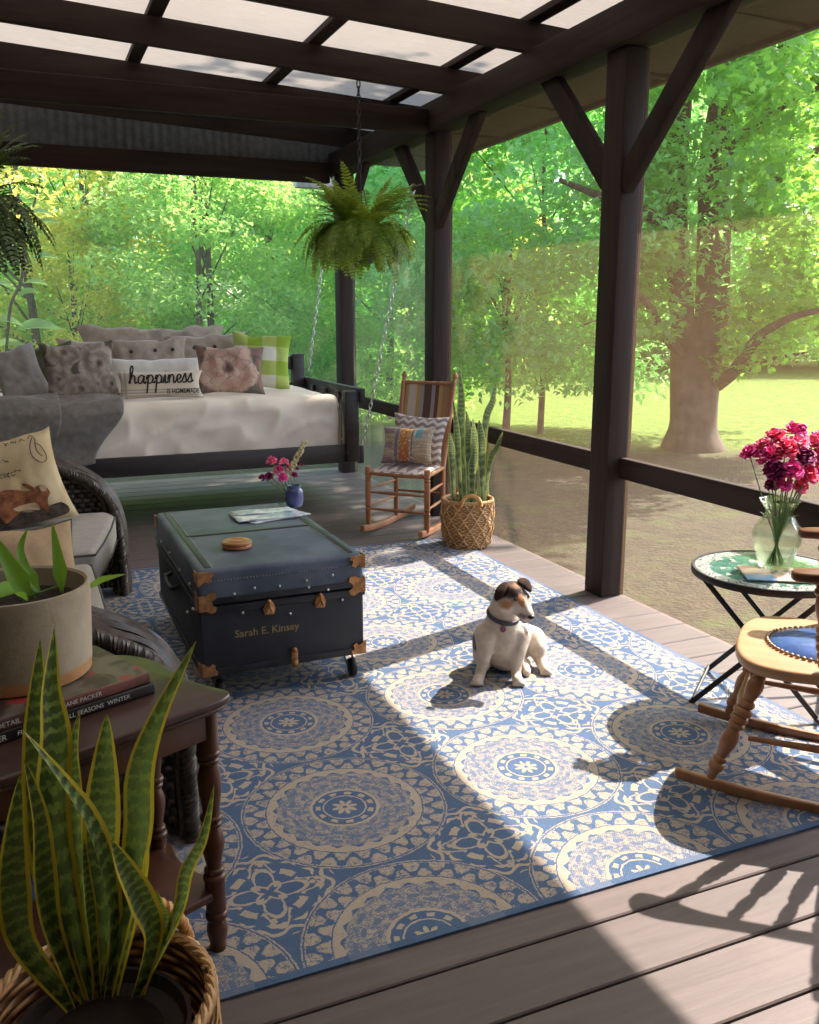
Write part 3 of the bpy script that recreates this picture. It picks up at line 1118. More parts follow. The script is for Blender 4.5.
def pillow_mesh(w, h, d, wr=0.012, sd_=0.0, n=26, pinch=0.11):
    f = pillow_front(w, h, d, wr, sd_)
    mb = MB()

    def side(sg):
        def fn(u, v):
            a, b_ = (u - .5) * 2, (v - .5) * 2
            # edges bow inwards between the corners
            xx = a * (1 - pinch * (1 - b_ * b_)) * w / 2
            zz = b_ * (1 - pinch * (1 - a * a)) * h / 2 + h / 2
            return (xx, -sg * f(a * w / 2, (b_ + 1) * h / 2) , zz + wr * 1.6 * sm(b_) * nz(xx * 7 + sd_, 1.0, sd_) + wr * .5 * nz(xx * 5 + sd_, zz * 5, sd_))
        return fn
    mb.grid(side(1), n, n)
    b2 = MB().grid(side(-1), n, n)
    mb.add(b2.v, [tuple(reversed(q)) for q in b2.f], [b2.uv[i] for i in range(len(b2.v))])
    return mb, f


def pillow(name, label, w, h, d, mat, loc, rz=0.0, tilt=0.0, roll=0.0, group=None, wr=0.012, sd_=0.0, cat='pillow', piping=None):
    """a pillow standing on its lower edge, leaning back by tilt; a thing with one cover"""
    t = thing(name, label, cat, loc, rz, group)
    t.rotation_euler = Euler((-tilt, roll, rz), 'XYZ')
    mb, f = pillow_mesh(w, h, d, wr, sd_)
    mb.build('cover', mat, t, auto=180)
    if piping:
        ring = []
        for k in range(64):
            a = k / 64 * 4
            s_ = int(a)
            q = (a - s_) * 2 - 1
            a_, b_ = [(q, -1), (1, q), (-q, 1), (-1, -q)][s_]
            ring.append((a_ * (1 - .11 * (1 - b_ * b_)) * w / 2, 0, b_ * (1 - .11 * (1 - a_ * a_)) * h / 2 + h / 2))
        MB().tube(ring, .005, 6, True).build('piping', piping, t)
    return t, f


def on_face(f, off=0.003):
    return lambda x, z: (x, -f(x, z) - off, z)


def stroke(mb, pts, f, r, n=5):
    """a brush stroke of half-width r lying on a pillow's face"""
    ps = catmull([(p[0], p[1], 0) for p in pts], 5) if len(pts) > 2 else [Vector((p[0], p[1], 0)) for p in pts]
    L, R_ = [], []
    for i, p in enumerate(ps):
        a = ps[max(0, i - 1)]
        b_ = ps[min(len(ps) - 1, i + 1)]
        d = (b_ - a)
        d = d.normalized() if d.length > 1e-9 else Vector((1, 0, 0))
        nn = Vector((-d.y, d.x, 0)) * r * (0.75 + 0.5 * abs(d.y))
        for lst, q in ((L, p + nn), (R_, p - nn)):
            lst.append(f(q.x, q.y))
    o = L + R_
    m_ = len(ps)
    mb.add(o, [(i, i + 1, m_ + i + 1, m_ + i) for i in range(m_ - 1)])


SCRIPT = {
    'h': ([[(0, .05), (.28, .9), (.5, 1.75), (.38, 2.15), (.22, 1.9), (.16, 1), (.15, 0)], [(.15, .4), (.42, .95), (.66, .85), (.7, .4), (.78, .05), (1.0, .2)]], 1.02),
    'a': ([[(.75, .82), (.5, 1), (.15, .72), (.1, .25), (.35, 0), (.65, .35), (.78, .92)], [(.78, .92), (.76, .25), (.9, 0), (1.08, .25)]], 1.06),
    'p': ([[(0, .45), (.2, 1), (.2, 0), (.16, -1.15)], [(.2, .6), (.5, 1), (.8, .7), (.74, .2), (.45, 0), (.2, .2)], [(.72, .15), (.95, .05), (1.08, .3)]], 1.06),
    'i': ([[(0, .3), (.2, 1), (.2, .2), (.36, 0), (.52, .25)], [(.24, 1.42), (.27, 1.5)]], .52),
    'n': ([[(0, .4), (.16, 1), (.18, 0)], [(.18, .5), (.46, 1), (.7, .75), (.72, .15), (.86, 0), (1.0, .25)]], 1.0),
    'e': ([[(0, .3), (.45, .5), (.6, .78), (.4, 1), (.15, .75), (.15, .3), (.4, 0), (.75, .25)]], .76),
    's': ([[(0, .25), (.4, 1.12), (.46, .65), (.55, .25), (.3, 0), (.05, .15)], [(.32, 0), (.6, .12), (.72, .28)]], .72)}


# ------------------------------------------------------------------ the rug
RX0, RX1, RY0, RY1 = -0.10, 2.615, 1.752, 5.42
ORX, ORY = 0.802, 2.405


def rugfn(u, v):
    return (RX0 + u * (RX1 - RX0) - ORX, RY0 + v * (RY1 - RY0) - ORY, 0)


mb = MB().bb(RX0 - ORX, RX1 - ORX, RY0 - ORY, RY1 - ORY, 0.0, 0.007)
o = mb.build('rug', 'rug', None, smooth=False)
o.location = (ORX, ORY, 0.0005)
mark(o, 'large blue and beige outdoor rug with round medallions', 'rug')

# ------------------------------------------------------------------ the steamer trunk
def trunk_thing():
    t = thing('steamer_trunk', 'dark navy steamer trunk on casters used as a coffee table', 'trunk', (0.872, 3.90, 0.0075), math.radians(0.2))
    w, l, z0, zl, z1 = 0.335, 0.57, 0.115, 0.40, 0.545      # half width, half length, heights
    MB().bb(-w, w, -l, l, z0, zl - .002).build('body', 'trunk_navy', t, bevel=0.012, seg=3)
    MB().bb(-w - .002, w + .002, -l - .002, l + .002, zl + .002, z1).build('lid', 'trunk_top', t, bevel=0.022, seg=4)
    mb = MB()
    mb.bb(-w + .05, w - .05, -.014, .014, z1 - .001, z1 + .004)      # slat across the lid
    mb.build('lid_slat', 'iron', t, bevel=0.003)
    mb = MB()
    for s_ in (-1, 1):
        mb.bb(s_ * (w - .045) - .012, s_ * (w - .045) + .012, -l + .03, l - .03, z1 - .001, z1 + .003)
    mb.bb(-w - .004, w + .004, -l - .006, -l, zl - .03, zl - .004)
    mb.bb(-w - .004, w + .004, -l - .006, -l, zl + .006, zl + .032)
    mb.bb(-w - .006, -w, -l, l, zl - .03, zl - .004)
    mb.bb(-w - .006, -w, -l, l, zl + .006, zl + .032)
    mb.bb(-w - .004, w + .004, -l - .006, -l, z0, z0 + .028)
    mb.bb(-w - .006, -w, -l, l, z0, z0 + .028)
    mb.build('binding', 'trunk_band', t, bevel=0.002)
    mb = MB()                                                        # nail heads
    for i in range(46):
        x = -w + .05 + i * (2 * w - .1) / 45
        mb.ball((x, -l - .004, z1 - .045), .0032, 6, 4)
    for i in range(70):
        y = -l + .03 + i * (2 * l - .06) / 69
        for s_ in (-1, 1):
            mb.ball((s_ * (w - .062), y, z1 + .001), .003, 6, 4)
    for x, z in ((-.20, .44), (-.12, .455), (-.02, .45), (.09, .46), (.20, .47), (-.17, .36), (.18, .41), (.24, .36), (.02, .33), (.10, .43)):
        mb.ball((x, -l - .005, z), .006, 8, 5)
    for y, z in ((-.4, .45), (-.15, .44), (.12, .45), (.38, .44), (-.3, .3), (.3, .3), (.05, .3), (-.45, .36)):
        mb.ball((-w - .005, y, z), .007, 8, 5)
    mark(mb.build('nail_heads', 'steel_chain', t), kind='stuff')

    def plate(outline, face, place):
        mb_ = MB()
        n = len(outline)
        vs = [place(x, z, .004) for x, z in outline] + [place(x, z, 0) for x, z in outline]
        mb_.add(vs, [tuple(range(n)), tuple(reversed(range(n, 2 * n)))] + [(i, n + i, n + (i + 1) % n, (i + 1) % n) for i in range(n)])
        for x, z in ((outline[1][0] * .6 + outline[n // 2][0] * .4, outline[1][1] * .6 + outline[n // 2][1] * .4),):
            mb_.ball(place(x, z, .005), .005, 8, 5)
        return mb_
    CORN = [(0, 0), (.07, -.004), (.078, -.02), (.062, -.034), (.066, -.054), (.05, -.064), (.036, -.05), (.022, -.056), (.008, -.07), (0, -.07)]
    CLAMP = [(0, 0), (.03, .0), (.05, .014), (.072, .008), (.076, -.014), (.058, -.026), (.058, -.044), (.076, -.056), (.07, -.076), (.05, -.082), (.03, -.068), (0, -.07)]
    for s_ in (-1, 1):
        X0 = s_ * (w + .003)
        fr = lambda x, z, d, s_=s_, X0=X0, zt=0: (X0 - s_ * x, -l - .004 - d, z)
        sdp = lambda x, z, d, s_=s_: (s_ * (w + .004 + d), -l - .002 + x, z)
        for nm, out, zt in (('corner_bracket', CORN, z1 - .004), ('lid_clamp', CLAMP, zl + .045), ('corner_bracket', [(a_, -b_) for a_, b_ in CORN], z0)):
            sc = .8 if nm != 'lid_clamp' else .9
            a_ = plate([(x * sc, zt + z * sc) for x, z in out], 0, fr)
            b_ = plate([(x * sc, zt + z * sc) for x, z in out], 0, sdp)
            a_.add(b_.v, b_.f)
            a_.build(nm, 'brass', t, smooth=False)
    for s_ in (-1, 1):                       # far corners of the lid
        MB().bb(s_ * (w + .004) - .004, s_ * (w + .004) + .004, l - .06, l + .004, z1 - .07, z1 - .01).build('corner_bracket', 'brass', t, bevel=.003)
    for x in (-.065, .145):                  # draw bolts
        mb = MB()
        mb.prism([(-.018, -.025), (.018, -.025), (.024, 0), (.016, .022), (.006, .034), (-.006, .034), (-.016, .022), (-.024, 0)], 0, .009)
        mb.xf(Matrix.Translation((x, -l - .002, zl - .035)) @ Matrix.Rotation(PI / 2, 4, 'X'))
        mb.tube([(x - .012, -l - .013, zl - .05), (x, -l - .019, zl - .02), (x + .012, -l - .013, zl - .05)], .005, 6)
        mb.ball((x, -l - .012, zl - .005), .009, 8, 6)
        mb.build('latch', 'brass', t, bevel=.001)
    mb = MB()
    mb.bb(.018, .046, -l - .012, -l - .004, z0 - .012, z0 + .06)
    mb.ball((.032, -l - .012, z0 + .062), .012, 8, 6)
    mb.ball((.032, -l - .016, z0 + .01), .015, 8, 6)
    mb.build('hasp', 'brass', t, bevel=.003)
    mb = MB().tube(catmull([(-w - .004, -.11, .36), (-w - .03, -.09, .345), (-w - .034, 0, .335), (-w - .03, .09, .345), (-w - .004, .11, .36)], 4), .011, 8)
    mb.build('handle', 'rubber', t)
    text_mb('Sarah E. Kinsey', .043, lambda x, y: (-.205 + x * .98, -l - .0065, .262 + y), .0006).build('painted_name', 'gold_paint', t, smooth=False)['label'] = 'gold painted lettering'
    for sx in (-1, 1):
        for sy in (-1, 1):
            cx, cy = sx * (w - .055), sy * (l - .07)
            mb = MB().bb(cx - .035, cx + .035, cy - .035, cy + .035, z0 - .012, z0)
            for q in (-1, 1):
                mb.beam((cx + q * .017, cy, z0 - .01), (cx + q * .017 + .02, cy - .012, .036), .003, .03, Vector((0, 1, 0)))
            c_ = mb.build('caster', 'iron', t, bevel=.002)
            M = Matrix.Rotation(PI / 2, 3, 'Y')
            MB().lathe([(.012, -.013), (.034, -.013), (.038, -.008), (.038, .008), (.034, .013), (.012, .013)], 20, (cx + .02, cy - .012, .038), M).build('wheel', 'rubber', c_)
    return t


trunk_thing()
TT = 0.545 + 0.0075 + 0.003

# things on the trunk
c0 = at(270, 489, z=TT)
t = thing('blue_jar', 'small dark blue ceramic jar holding magenta flowers on the trunk', 'vase', (c0.x, 4.33, TT))
MB().lathe([(.001, 0), (.034, 0), (.042, .008), (.046, .03), (.046, .075), (.042, .088), (.033, .096), (.035, .106), (.038, .108), (.032, .108), (.029, .098), (.036, .085), (.038, .03), (.001, .012)], 24, cap=False).build('jar_body', 'blue_glaze', t)
JX, JY = c0.x, 4.33


def blossom(mb, c, r, rng, n=26, up=Vector((0, 0, 1))):
    """a ruffled many-petalled flower head"""
    M = up.to_track_quat('Z', 'Y').to_matrix()
    for i in range(n):
        a = rng.uniform(0, 2 * PI)
        t_ = (i + .5) / n
        el = 1.35 - 1.5 * t_
        d = Vector((math.cos(a) * math.cos(el), math.sin(a) * math.cos(el), math.sin(el)))
        s_ = Vector((-math.sin(a), math.cos(a), 0))
        u = s_.cross(d)
        pts = [(0, 0, 0), (.5, .28, .05), (.85, .42, .0), (1.0, .22, .1), (.95, 0, -.06), (1.0, -.22, .1), (.85, -.42, 0), (.5, -.28, .05)]
        q = r * rng.uniform(.8, 1.08)
        vs = [M @ (d * (p[0] * q) + s_ * (p[1] * q) + u * (p[2] * q)) + Vector(c) for p in pts]
        mb.add(vs, [tuple(range(8))])
    return mb


rf = random.Random(4)
t = thing('flower_sprig', 'magenta blossoms and a tall dry spike standing in the blue jar', 'flowers', (JX, JY, TT + .085))
for px, py, r, mat_ in ((272, 462, .030, 'pink_petal'), (284, 463, .028, 'pink_petal'), (279, 471, .030, 'magenta_petal'), (289, 469, .027, 'magenta_petal'), (270, 477, .026, 'plum_petal'), (283, 478, .028, 'magenta_petal'), (263, 478, .022, 'plum_petal'), (294, 476, .02, 'plum_petal')):
    p = at(px, py, y=JY + rf.uniform(-.04, .03)) - t.location
    f_ = MB()
    blossom(f_, p, r, rf, 24, (p + Vector((0, -.08, .15))).normalized())
    fo = f_.build('flower', mat_, t, smooth=False)
    MB().tube(catmull([(p.x * .15, p.y * .15, -.06), (p.x * .4, p.y * .4, .0), p], 4), .0022, 5).build('stem', 'stem_green', fo)
mb = MB()
sp_ = [at(q[0], q[1], y=JY) - t.location for q in ((274, 484), (287, 474), (296, 460), (305, 442))]
mb.tube(catmull(sp_, 4), .0025, 5)
for i, q in enumerate(catmull(sp_, 8)[9:]):
    for s_ in (-1, 1):
        mb.ball(q + Vector((s_ * .010, rf.uniform(-.008, .008), rf.uniform(-.004, .006))), (.007, .006, .010), 6, 4)
so = mb.build('spike', 'dry_bud', t)
mb = MB()
for q in ((290, 470), (293, 465), (297, 470), (299, 460), (302, 466), (295, 458)):
    blossom(mb, at(q[0], q[1], y=JY + .01) - t.location, .016, rf, 10)
mb.build('flower', 'plum_petal', t, smooth=False)

cc = at(237, 547, z=TT)
t = thing('coaster_box', 'round carved wooden coaster box on the trunk', 'box', (cc.x, cc.y, TT))
MB().lathe([(.001, 0), (.058, 0), (.062, .004), (.062, .010), (.059, .013), (.059, .014), (.063, .017), (.063, .023), (.058, .028), (.040, .029), (.036, .031), (.001, .031)], 32, cap=False).build('box_body', 'coaster_wood', t)
MB().lathe([(.02, .0305), (.032, .0305), (.032, .033), (.02, .033)], 24, cap=False).build('carved_ring', 'rope', t)
pa = at(265, 516, z=TT)
for nm, lb, rz, dz, w_, h_, dx in (('newspaper', 'folded newspaper lying under another on the trunk', .30, .0, .32, .21, .03), ('newspaper', 'creased newspaper lying on top of another on the trunk, beside the blue jar', .02, .0075, .31, .22, 0)):
    t = thing(nm, lb, 'newspaper', (pa.x + dx, pa.y + .0, TT + dz), rz, 'newspapers on the trunk')

    def pg(u, v, k=0.0):
        return ((u - .5) * w_, (v - .5) * h_, .0015 + .003 * math.sin(u * 5 + v * 3) ** 2 * (v < .9) + k)
    mb = MB().grid(lambda u, v: pg(u, v), 16, 10)
    mb.build('pages', 'printed_paper', t, solid=.004)
    MB().grid(lambda u, v: ((u - .5) * w_ * .96, h_ * .5 * (1 - v * .98) * 1 - .004, .0058 + .002 * math.sin(u * 6)), 10, 6).build('folded_sheet', 'printed_paper', t, solid=.001)

# ------------------------------------------------------------------ the swing bed
BX0, BX1, BY0, BY1 = -0.42, 2.37, 6.58, 8.14
t = bed = thing('swing_bed', 'dark wooden swing bed hanging on chains at the far end of the porch', 'bed', (0, 0, 0))
MB().bb(BX0 + .06, BX1 - .02, BY0 + .02, BY0 + .06, .375, .515).build('front_rail', 'bed_wood', t, bevel=.006)
MB().bb(BX0 + .06, BX1 - .02, BY1 - .06, BY1 - .02, .375, .515).build('back_rail', 'bed_wood', t, bevel=.006)
for x in (BX0, BX1 - .11):
    for y in (BY0, BY1 - .10):
        top = .93 if y == BY0 else 1.16
        MB().bb(x, x + .11, y, y + .10, .375, top).build('post', 'bed_wood', t, bevel=.008)
for x in (BX0 + .015, BX1 + .0):
    MB().bb(x, x + .045, BY0 + .02, BY1 - .02, .36, .50).build('side_rail', 'bed_wood', t, bevel=.006)
    MB().bb(x, x + .045, BY0 - .02, BY1 - .02, .84, .95).build('arm_rail', 'bed_wood', t, bevel=.006)
    for y in (7.0, 7.36, 7.72):
        MB().bb(x - .03, x - .005, y, y + .09, .50, .90).build('arm_slat', 'bed_wood', t, bevel=.004)
MB().bb(BX0 + .1, BX1 - .11, BY1 - .07, BY1 - .03, 1.02, 1.14).build('back_board', 'bed_wood', t, bevel=.006)
MB().bb(BX0 + .1, BX1 - .11, BY1 - .07, BY1 - .03, .72, .90).build('back_board', 'bed_wood', t, bevel=.006)
MB().bb(BX0 + .06, BX1 - .02, BY0 + .06, BY1 - .06, .42, .452).build('platform', 'bed_wood', t)
mb = MB().tube([(BX1 - .16, BY0 - .02, .452), (BX1 - .09, BY0 - .02, .452)], .006, 6)
mb.build('bolt', 'iron', t)


def chain(p, q, step=.046):
    p, q = Vector(p), Vector(q)
    d = q - p
    n = int(d.length / step)
    M = d.to_track_quat('Z', 'Y').to_matrix()
    mb = MB()
    for i in range(n):
        c_ = p + d * ((i + .5) / n)
        R_ = M @ Matrix.Rotation(PI / 2 * (i % 2), 3, 'Z')
        ring = [c_ + R_ @ Vector((.0115 * math.cos(a), 0, .0285 * math.sin(a))) for a in [2 * PI * k / 10 for k in range(10)]]
        mb.tube(ring, .0042, 5, True)
    return mb


hk = [(2.72, 6.34, 2.38), (2.70, 8.10, 2.72)]
at0 = [(BX1 + .045, BY0 + .07, .47), (BX1 + .045, BY1 - .07, 1.0)]
for p, q in zip(at0, hk):
    chain(p, q).build('chain', 'steel_chain', bed)
for x, y in ((BX0 + .03, BY0 + .07), (BX0 + .03, BY1 - .07)):
    chain((x, y, .95), (x - .05, y, 2.72)).build('chain', 'steel_chain', bed)
# the hook of the near chain
mb = MB()
h_ = Vector(hk[0])
mb.tube(catmull([h_ + Vector((.07, 0, .06)), h_ + Vector((.03, 0, .05)), h_ + Vector((0, 0, .055)), h_ + Vector((-.022, 0, .03)), h_ + Vector((0, 0, -.005)), h_ + Vector((.02, 0, .015))], 4), .006, 6)
mb.build('hook', 'steel_chain', bed)

# mattress under its sheet
MX0, MX1, MY0, MY1, MZ0, MZ1 = BX0 + .12, BX1 - .13, BY0 + .065, BY1 - .09, .455, .885


def matt(u, v):
    """u along the bed, v from the front hem over the top to the back"""
    x = MX0 + u * (MX1 - MX0)
    r = .075
    Lf = (MZ1 - MZ0) - r
    Lt = (MY1 - MY0) - r
    s_ = v * (Lf + PI / 2 * r + Lt)
    if s_ < Lf:
        y, z = MY0, MZ0 + s_
        out = (0, -1, 0)
    elif s_ < Lf + PI / 2 * r:
        a = (s_ - Lf) / r
        y, z = MY0 + r - r * math.cos(a), MZ1 - r + r * math.sin(a)
        out = (0, -math.cos(a), math.sin(a))
    else:
        y, z = MY0 + r + s_ - Lf - PI / 2 * r, MZ1
        out = (0, 0, 1)
    fr = 1 - sm((s_ - Lf) / .25)
    w_ = .013 * nz(x * 1.6 + z * 2.2, z * 1.1, y * 1.4, 2.2) + .026 * (1 - abs(nz(x * 1.5 - z * 2.6, z * 1.6 + x * 1.1, 5.1, 1.9))) ** 3 * fr + .010 * nz(x * 3 - z * 3, z * 2, 8.0, 2) * fr + .004 * nz(x, y, z, 9)
    w_ += .006 * (1 - fr)
    e = min(1, min(u, 1 - u) / .03)
    dr = (1 - math.sqrt(max(0, 1 - (1 - e) ** 2))) * .05
    return (x, y + out[1] * w_ + (dr if out[1] < 0 else 0), z + out[2] * w_ - (dr if out[2] > .5 else 0))


mb = MB().grid(matt, 150, 64)
mat_t = thing('mattress', 'thick mattress in a rumpled cream sheet on the swing bed', 'mattress', (0, 0, 0))
for o in (mb.build('sheet', 'sheet', mat_t, auto=180),):
    pass
mb = MB().bb(MX0 + .03, MX1 - .03, MY0 + .03, MY1 - .02, MZ0 - .001, MZ1 - .05)
mb.build('core', 'white_linen', mat_t, bevel=.05)
# end of the sheet at the right


def send(u, v):
    y = MY0 + .01 + u * (MY1 - MY0 - .02)
    z = MZ0 + v * (MZ1 - MZ0 - .04)
    return (MX1 - .004 - .03 * v ** 8 + .012 * nz(y * 3, z * 2, 2.2, 2), y, z)


MB().grid(send, 40, 14).build('sheet_end', 'sheet', mat_t, auto=180)


# grey throw over the front edge, at the left
def throw(u, v):
    x0 = -.32 + .02 * math.sin(v * 5)
    x1 = .62 - .22 * sm((v - .45) / .55)
    x = x0 + u * (x1 - x0)
    L = .40 + .42 - .10 * u
    s_ = v * L
    lt = .27 - .10 * (1 - u)
    wr = .016 * math.sin(s_ * 16 + x * 5 + 2 * nz(x, s_, 0, 3)) + .02 * nz(x * 2, s_ * 3, 1.0, 2)
    if s_ < lt:
        y, z = MY0 + lt - s_ + .03, MZ1 + .035 + wr
    elif s_ < lt + .09:
        a = (s_ - lt) / .09 * PI / 2
        y, z = MY0 + .03 - .075 * math.sin(a) , MZ1 - .03 + .065 * math.cos(a) + wr * math.cos(a)
        y -= wr * math.sin(a)
    else:
        y, z = MY0 - .045 - wr - .02, MZ1 - .03 - (s_ - lt - .09)
    return (x, y, z)


t = thing('throw_blanket', 'grey brown throw hanging over the front edge of the bed at the left', 'blanket', (0, 0, 0))
MB().grid(throw, 44, 44).build('cloth', 'throw', t, auto=180, solid=.012)
MB().grid(lambda u, v: (lambda p: (p[0] + .01, p[1] - .006 if v > .4 else p[1], p[2] + .020 if v < .45 else p[2]))(throw(.04 + u * .50, .02 + v * .62)), 30, 30).build('folded_layer', 'throw', t, auto=180, solid=.012)

# printed pillow covers
def print_mat(name, base, fn):
    m, b = new_mat(name)
    v, x, y, z = coords()
    setc(b, fn(v, x, y, z))
    b.inputs['Roughness'].default_value = 0.95
    bump(b, noise(v, 260, 2), 0.2, 0.004)


def flower_print(cents, petal1, petal2, bgc, leafc, heart):
    def fn(v, x, y, z):
        nzv = noise(v, 10, 4, .6, .8)
        c = mixc(nzv.step(.42, .6), bgc, leafc)
        for cx, cz, r0 in cents:
            dx = (x - cx) / r0 + (noise(v, 14, 2) - .5) * .35
            dz = (z - cz) / r0 + (noise(v, 11, 2) - .5) * .35
            r = (dx * dx + dz * dz).sqrt()
            a = atan2(dz, dx)
            spir = ((r * 9.0 + (a * 2.0).sin() * 1.2 + (a * 5.0).sin() * .5).sin() * .5 + .5)
            pc = mixc(spir * .75 + noise(v, 30, 3) * .25, petal1, petal2)
            pc = mixc(r.step(.28, .05), pc, heart)
            c = mixc((r + (a * 5.0).sin() * .07).step(1.0, .9), c, pc)
        return mixc(voronoi(vec(x + (noise(v, 9, 2) - .5) * .1, z + (noise(v, 8, 2) - .5) * .1, 0.0), 13, 'DISTANCE_TO_EDGE').step(.06, .0) * .55, c, leafc)
    return fn


print_mat('floral_grey', None, flower_print([(-.10, .36, .13), (.13, .25, .15), (-.16, .17, .11), (.10, .43, .10), (-.02, .08, .13), (.2, .1, .1)], (0.22, 0.19, 0.165), (0.42, 0.37, 0.32), (0.075, 0.062, 0.05), (0.17, 0.145, 0.12), (0.14, 0.10, 0.06)))
print_mat('floral_pink', None, flower_print([(-.02, .20, .235)], (0.42, 0.24, 0.19), (0.62, 0.46, 0.38), (0.27, 0.15, 0.13), (0.13, 0.13, 0.10), (0.12, 0.06, 0.05)))


def check(c0_, c1_, c2_, s_):
    def fn(v, x, y, z):
        a = (x / s_).fract().gt(.5)
        b_ = (z / s_).fract().gt(.5)
        k_ = (a + b_) * .5
        c = mixc(k_.gt(.25), c0_, c1_)
        return mixc(k_.gt(.75), c, c2_)
    return fn


print_mat('green_check', None, check((0.72, 0.72, 0.62), (0.42, 0.52, 0.13), (0.26, 0.40, 0.035), .24))
print_mat('dark_check', None, check((0.17, 0.16, 0.13), (0.10, 0.10, 0.07), (0.075, 0.085, 0.035), .22))


def plaid(v, x, y, z):
    st = ((x + .30).abs().lt(.06) * ((x * 190.0).sin().gt(.2)) + (z - .045).abs().lt(.035) * ((z * 300.0).sin().gt(.1))).mn(1.0)
    return mixc(st * .6, (0.62, 0.55, 0.44), (0.24, 0.23, 0.24))


print_mat('happiness_cloth', None, plaid)


def chev(v, x, y, z):
    q = (((x / .075).fract() - .5).abs() * .05 + z) / .05
    return mixc(q.fract().gt(.5), (0.66, 0.58, 0.52), (0.27, 0.21, 0.20))


print_mat('chevron', None, chev)


def patch(v, x, y, z):
    n1 = noise(vec(x * 3.0, z * 40.0, 0.0), 2.0, 3)
    n2 = noise(v, 60, 3)
    c = mixc(n1.step(.4, .6), (0.36, 0.28, 0.19), (0.52, 0.42, 0.30))
    c = mixc(x.band(-.045, .035), c, mixc((n2 + z * 1.2 - .25).step(.35, .6), (0.42, 0.15, 0.06), (0.62, 0.34, 0.10)))
    c = mixc(x.band(.075, .12) * z.gt(.18), c, (0.16, 0.36, 0.42))
    c = mixc(x.band(.045, .055), c, (0.10, 0.15, 0.25))
    c = mixc(x.band(-.08, -.055), c, (0.16, 0.19, 0.26))
    c = mixc(n2.gt(.62), c, (0.66, 0.60, 0.52))
    return mixc(x.lt(-.10) * (z * 60.0).sin().gt(.3), c, (0.30, 0.20, 0.22))


print_mat('patchwork', None, patch)


def stripes(v, x, y, z):
    c = (0.20, 0.115, 0.065)
    out = None
    k_ = noise(vec(x * 1.0, 0.0, 0.0), 24.0, 2)
    cells = (x * 34.0).floor()
    rnd = ((cells * 12.9898).sin() * 43758.5).fract()
    c = mixc(rnd.gt(.25), (0.12, 0.065, 0.045), (0.34, 0.20, 0.10))
    c = mixc(rnd.gt(.45), c, (0.46, 0.30, 0.12))
    c = mixc(rnd.gt(.60), c, (0.55, 0.47, 0.38))
    c = mixc(rnd.gt(.74), c, (0.24, 0.12, 0.08))
    c = mixc(rnd.gt(.86), c, (0.33, 0.29, 0.28))
    return c


print_mat('striped_cloth', None, stripes)


def script_print(v, x, y, z):
    n1 = noise(v, 5, 4)
    return mixc(n1.step(.35, .75), (0.50, 0.38, 0.20), (0.64, 0.53, 0.33))


print_mat('rabbit_cloth', None, script_print)
plain('rabbit_brown', (0.14, 0.045, 0.018), 0.95, c2=(0.34, 0.13, 0.05), scale=26)
plain('rabbit_cream', (0.48, 0.34, 0.20), 0.95)
plain('print_dark_ground', (0.035, 0.026, 0.018), 0.95, c2=(0.09, 0.065, 0.045), scale=30)

TOP = MZ1 + .004
BP = 'pillows on the swing bed'


def bed_pillow(name, label, px0, px1, pyb, pyt, y, d, mat, tilt=.22, rz=0.0, roll=0.0, wr=.014, sd_=0.0, **k):
    a, b_ = at(px0, pyb, y=y), at(px1, pyb, y=y)
    h = (at((px0 + px1) / 2, pyt, y=y).z - TOP) / math.cos(tilt)
    cx = (at((px0 + px1) / 2, (pyb + pyt) / 2, y=y)).x
    return pillow(name, label, (b_ - a).length * 1.04, h, d, mat, (cx, y, TOP), rz, tilt, roll, BP, wr, sd_, **k)


# back row first
bed_pillow('long_pillow', 'long rumpled tan pillow lying along the back of the bed', 84, 228, 385, 325, 7.86, .16, 'taupe_linen', .30, sd_=1.0, wr=.03)
bed_pillow('pillow', 'plain tan pillow leaning behind the buttoned cushions, its left corner showing', 60, 160, 385, 340, 7.76, .14, 'taupe_linen', .3, 0, .03, sd_=2.0)
t, f = bed_pillow('button_pillow', 'tan pillow cover with dark buttons, left one of the two buttoned pillows', 118, 192, 385, 338, 7.62, .15, 'taupe_linen', .28, 0, -.03, sd_=3.0, wr=.02)
bw = t.children[0].dimensions.x


def buttons(t, f, xs, z):
    for x in xs:
        MB().lathe([(.001, 0), (.014, 0), (.016, .004), (.012, .007), (.001, .006)], 14, (x, -f(x, z) - .012, z), Matrix.Rotation(-PI / 2, 3, 'X').inverted(), cap=False).build('button', 'button', t)


buttons(t, f, (-.17, .02, .16), .33)
t, f = bed_pillow('button_pillow', 'tan pillow cover with a raised right corner, right one of the two buttoned pillows', 172, 252, 385, 333, 7.66, .15, 'taupe_linen', .26, 0, -.05, sd_=4.0, wr=.02)
buttons(t, f, (-.12, .05), .35)
bed_pillow('pillow', 'grey pillow slumped at the left end of the bed', 2, 52, 385, 346, 7.30, .16, 'grey_linen', .35, .15, -.25, sd_=5.0)
bed_pillow('check_pillow', 'dark olive checked pillow between the grey pillow and the floral one', 18, 80, 388, 345, 7.38, .15, 'dark_check', .25, 0, -.12, sd_=6.0)
bed_pillow('check_pillow', 'lime green and white checked pillow at the right end of the bed', 232, 288, 390, 333, 7.50, .15, 'green_check', .2, -.2, .06, sd_=7.0)
bed_pillow('pillow', 'long white pillow behind the lettered one', 112, 206, 390, 358, 7.42, .15, 'white_linen', .25, sd_=8.0, wr=.012)
bed_pillow('floral_pillow', 'dim grey pillow printed with large pale roses', 47, 119, 400, 342, 7.05, .16, 'floral_grey', .16, .05, -.07, sd_=9.0)
bed_pillow('floral_pillow', 'pinkish pillow printed with one big open flower', 197, 263, 398, 346, 7.12, .15, 'floral_pink', .18, -.1, .03, sd_=10.0)
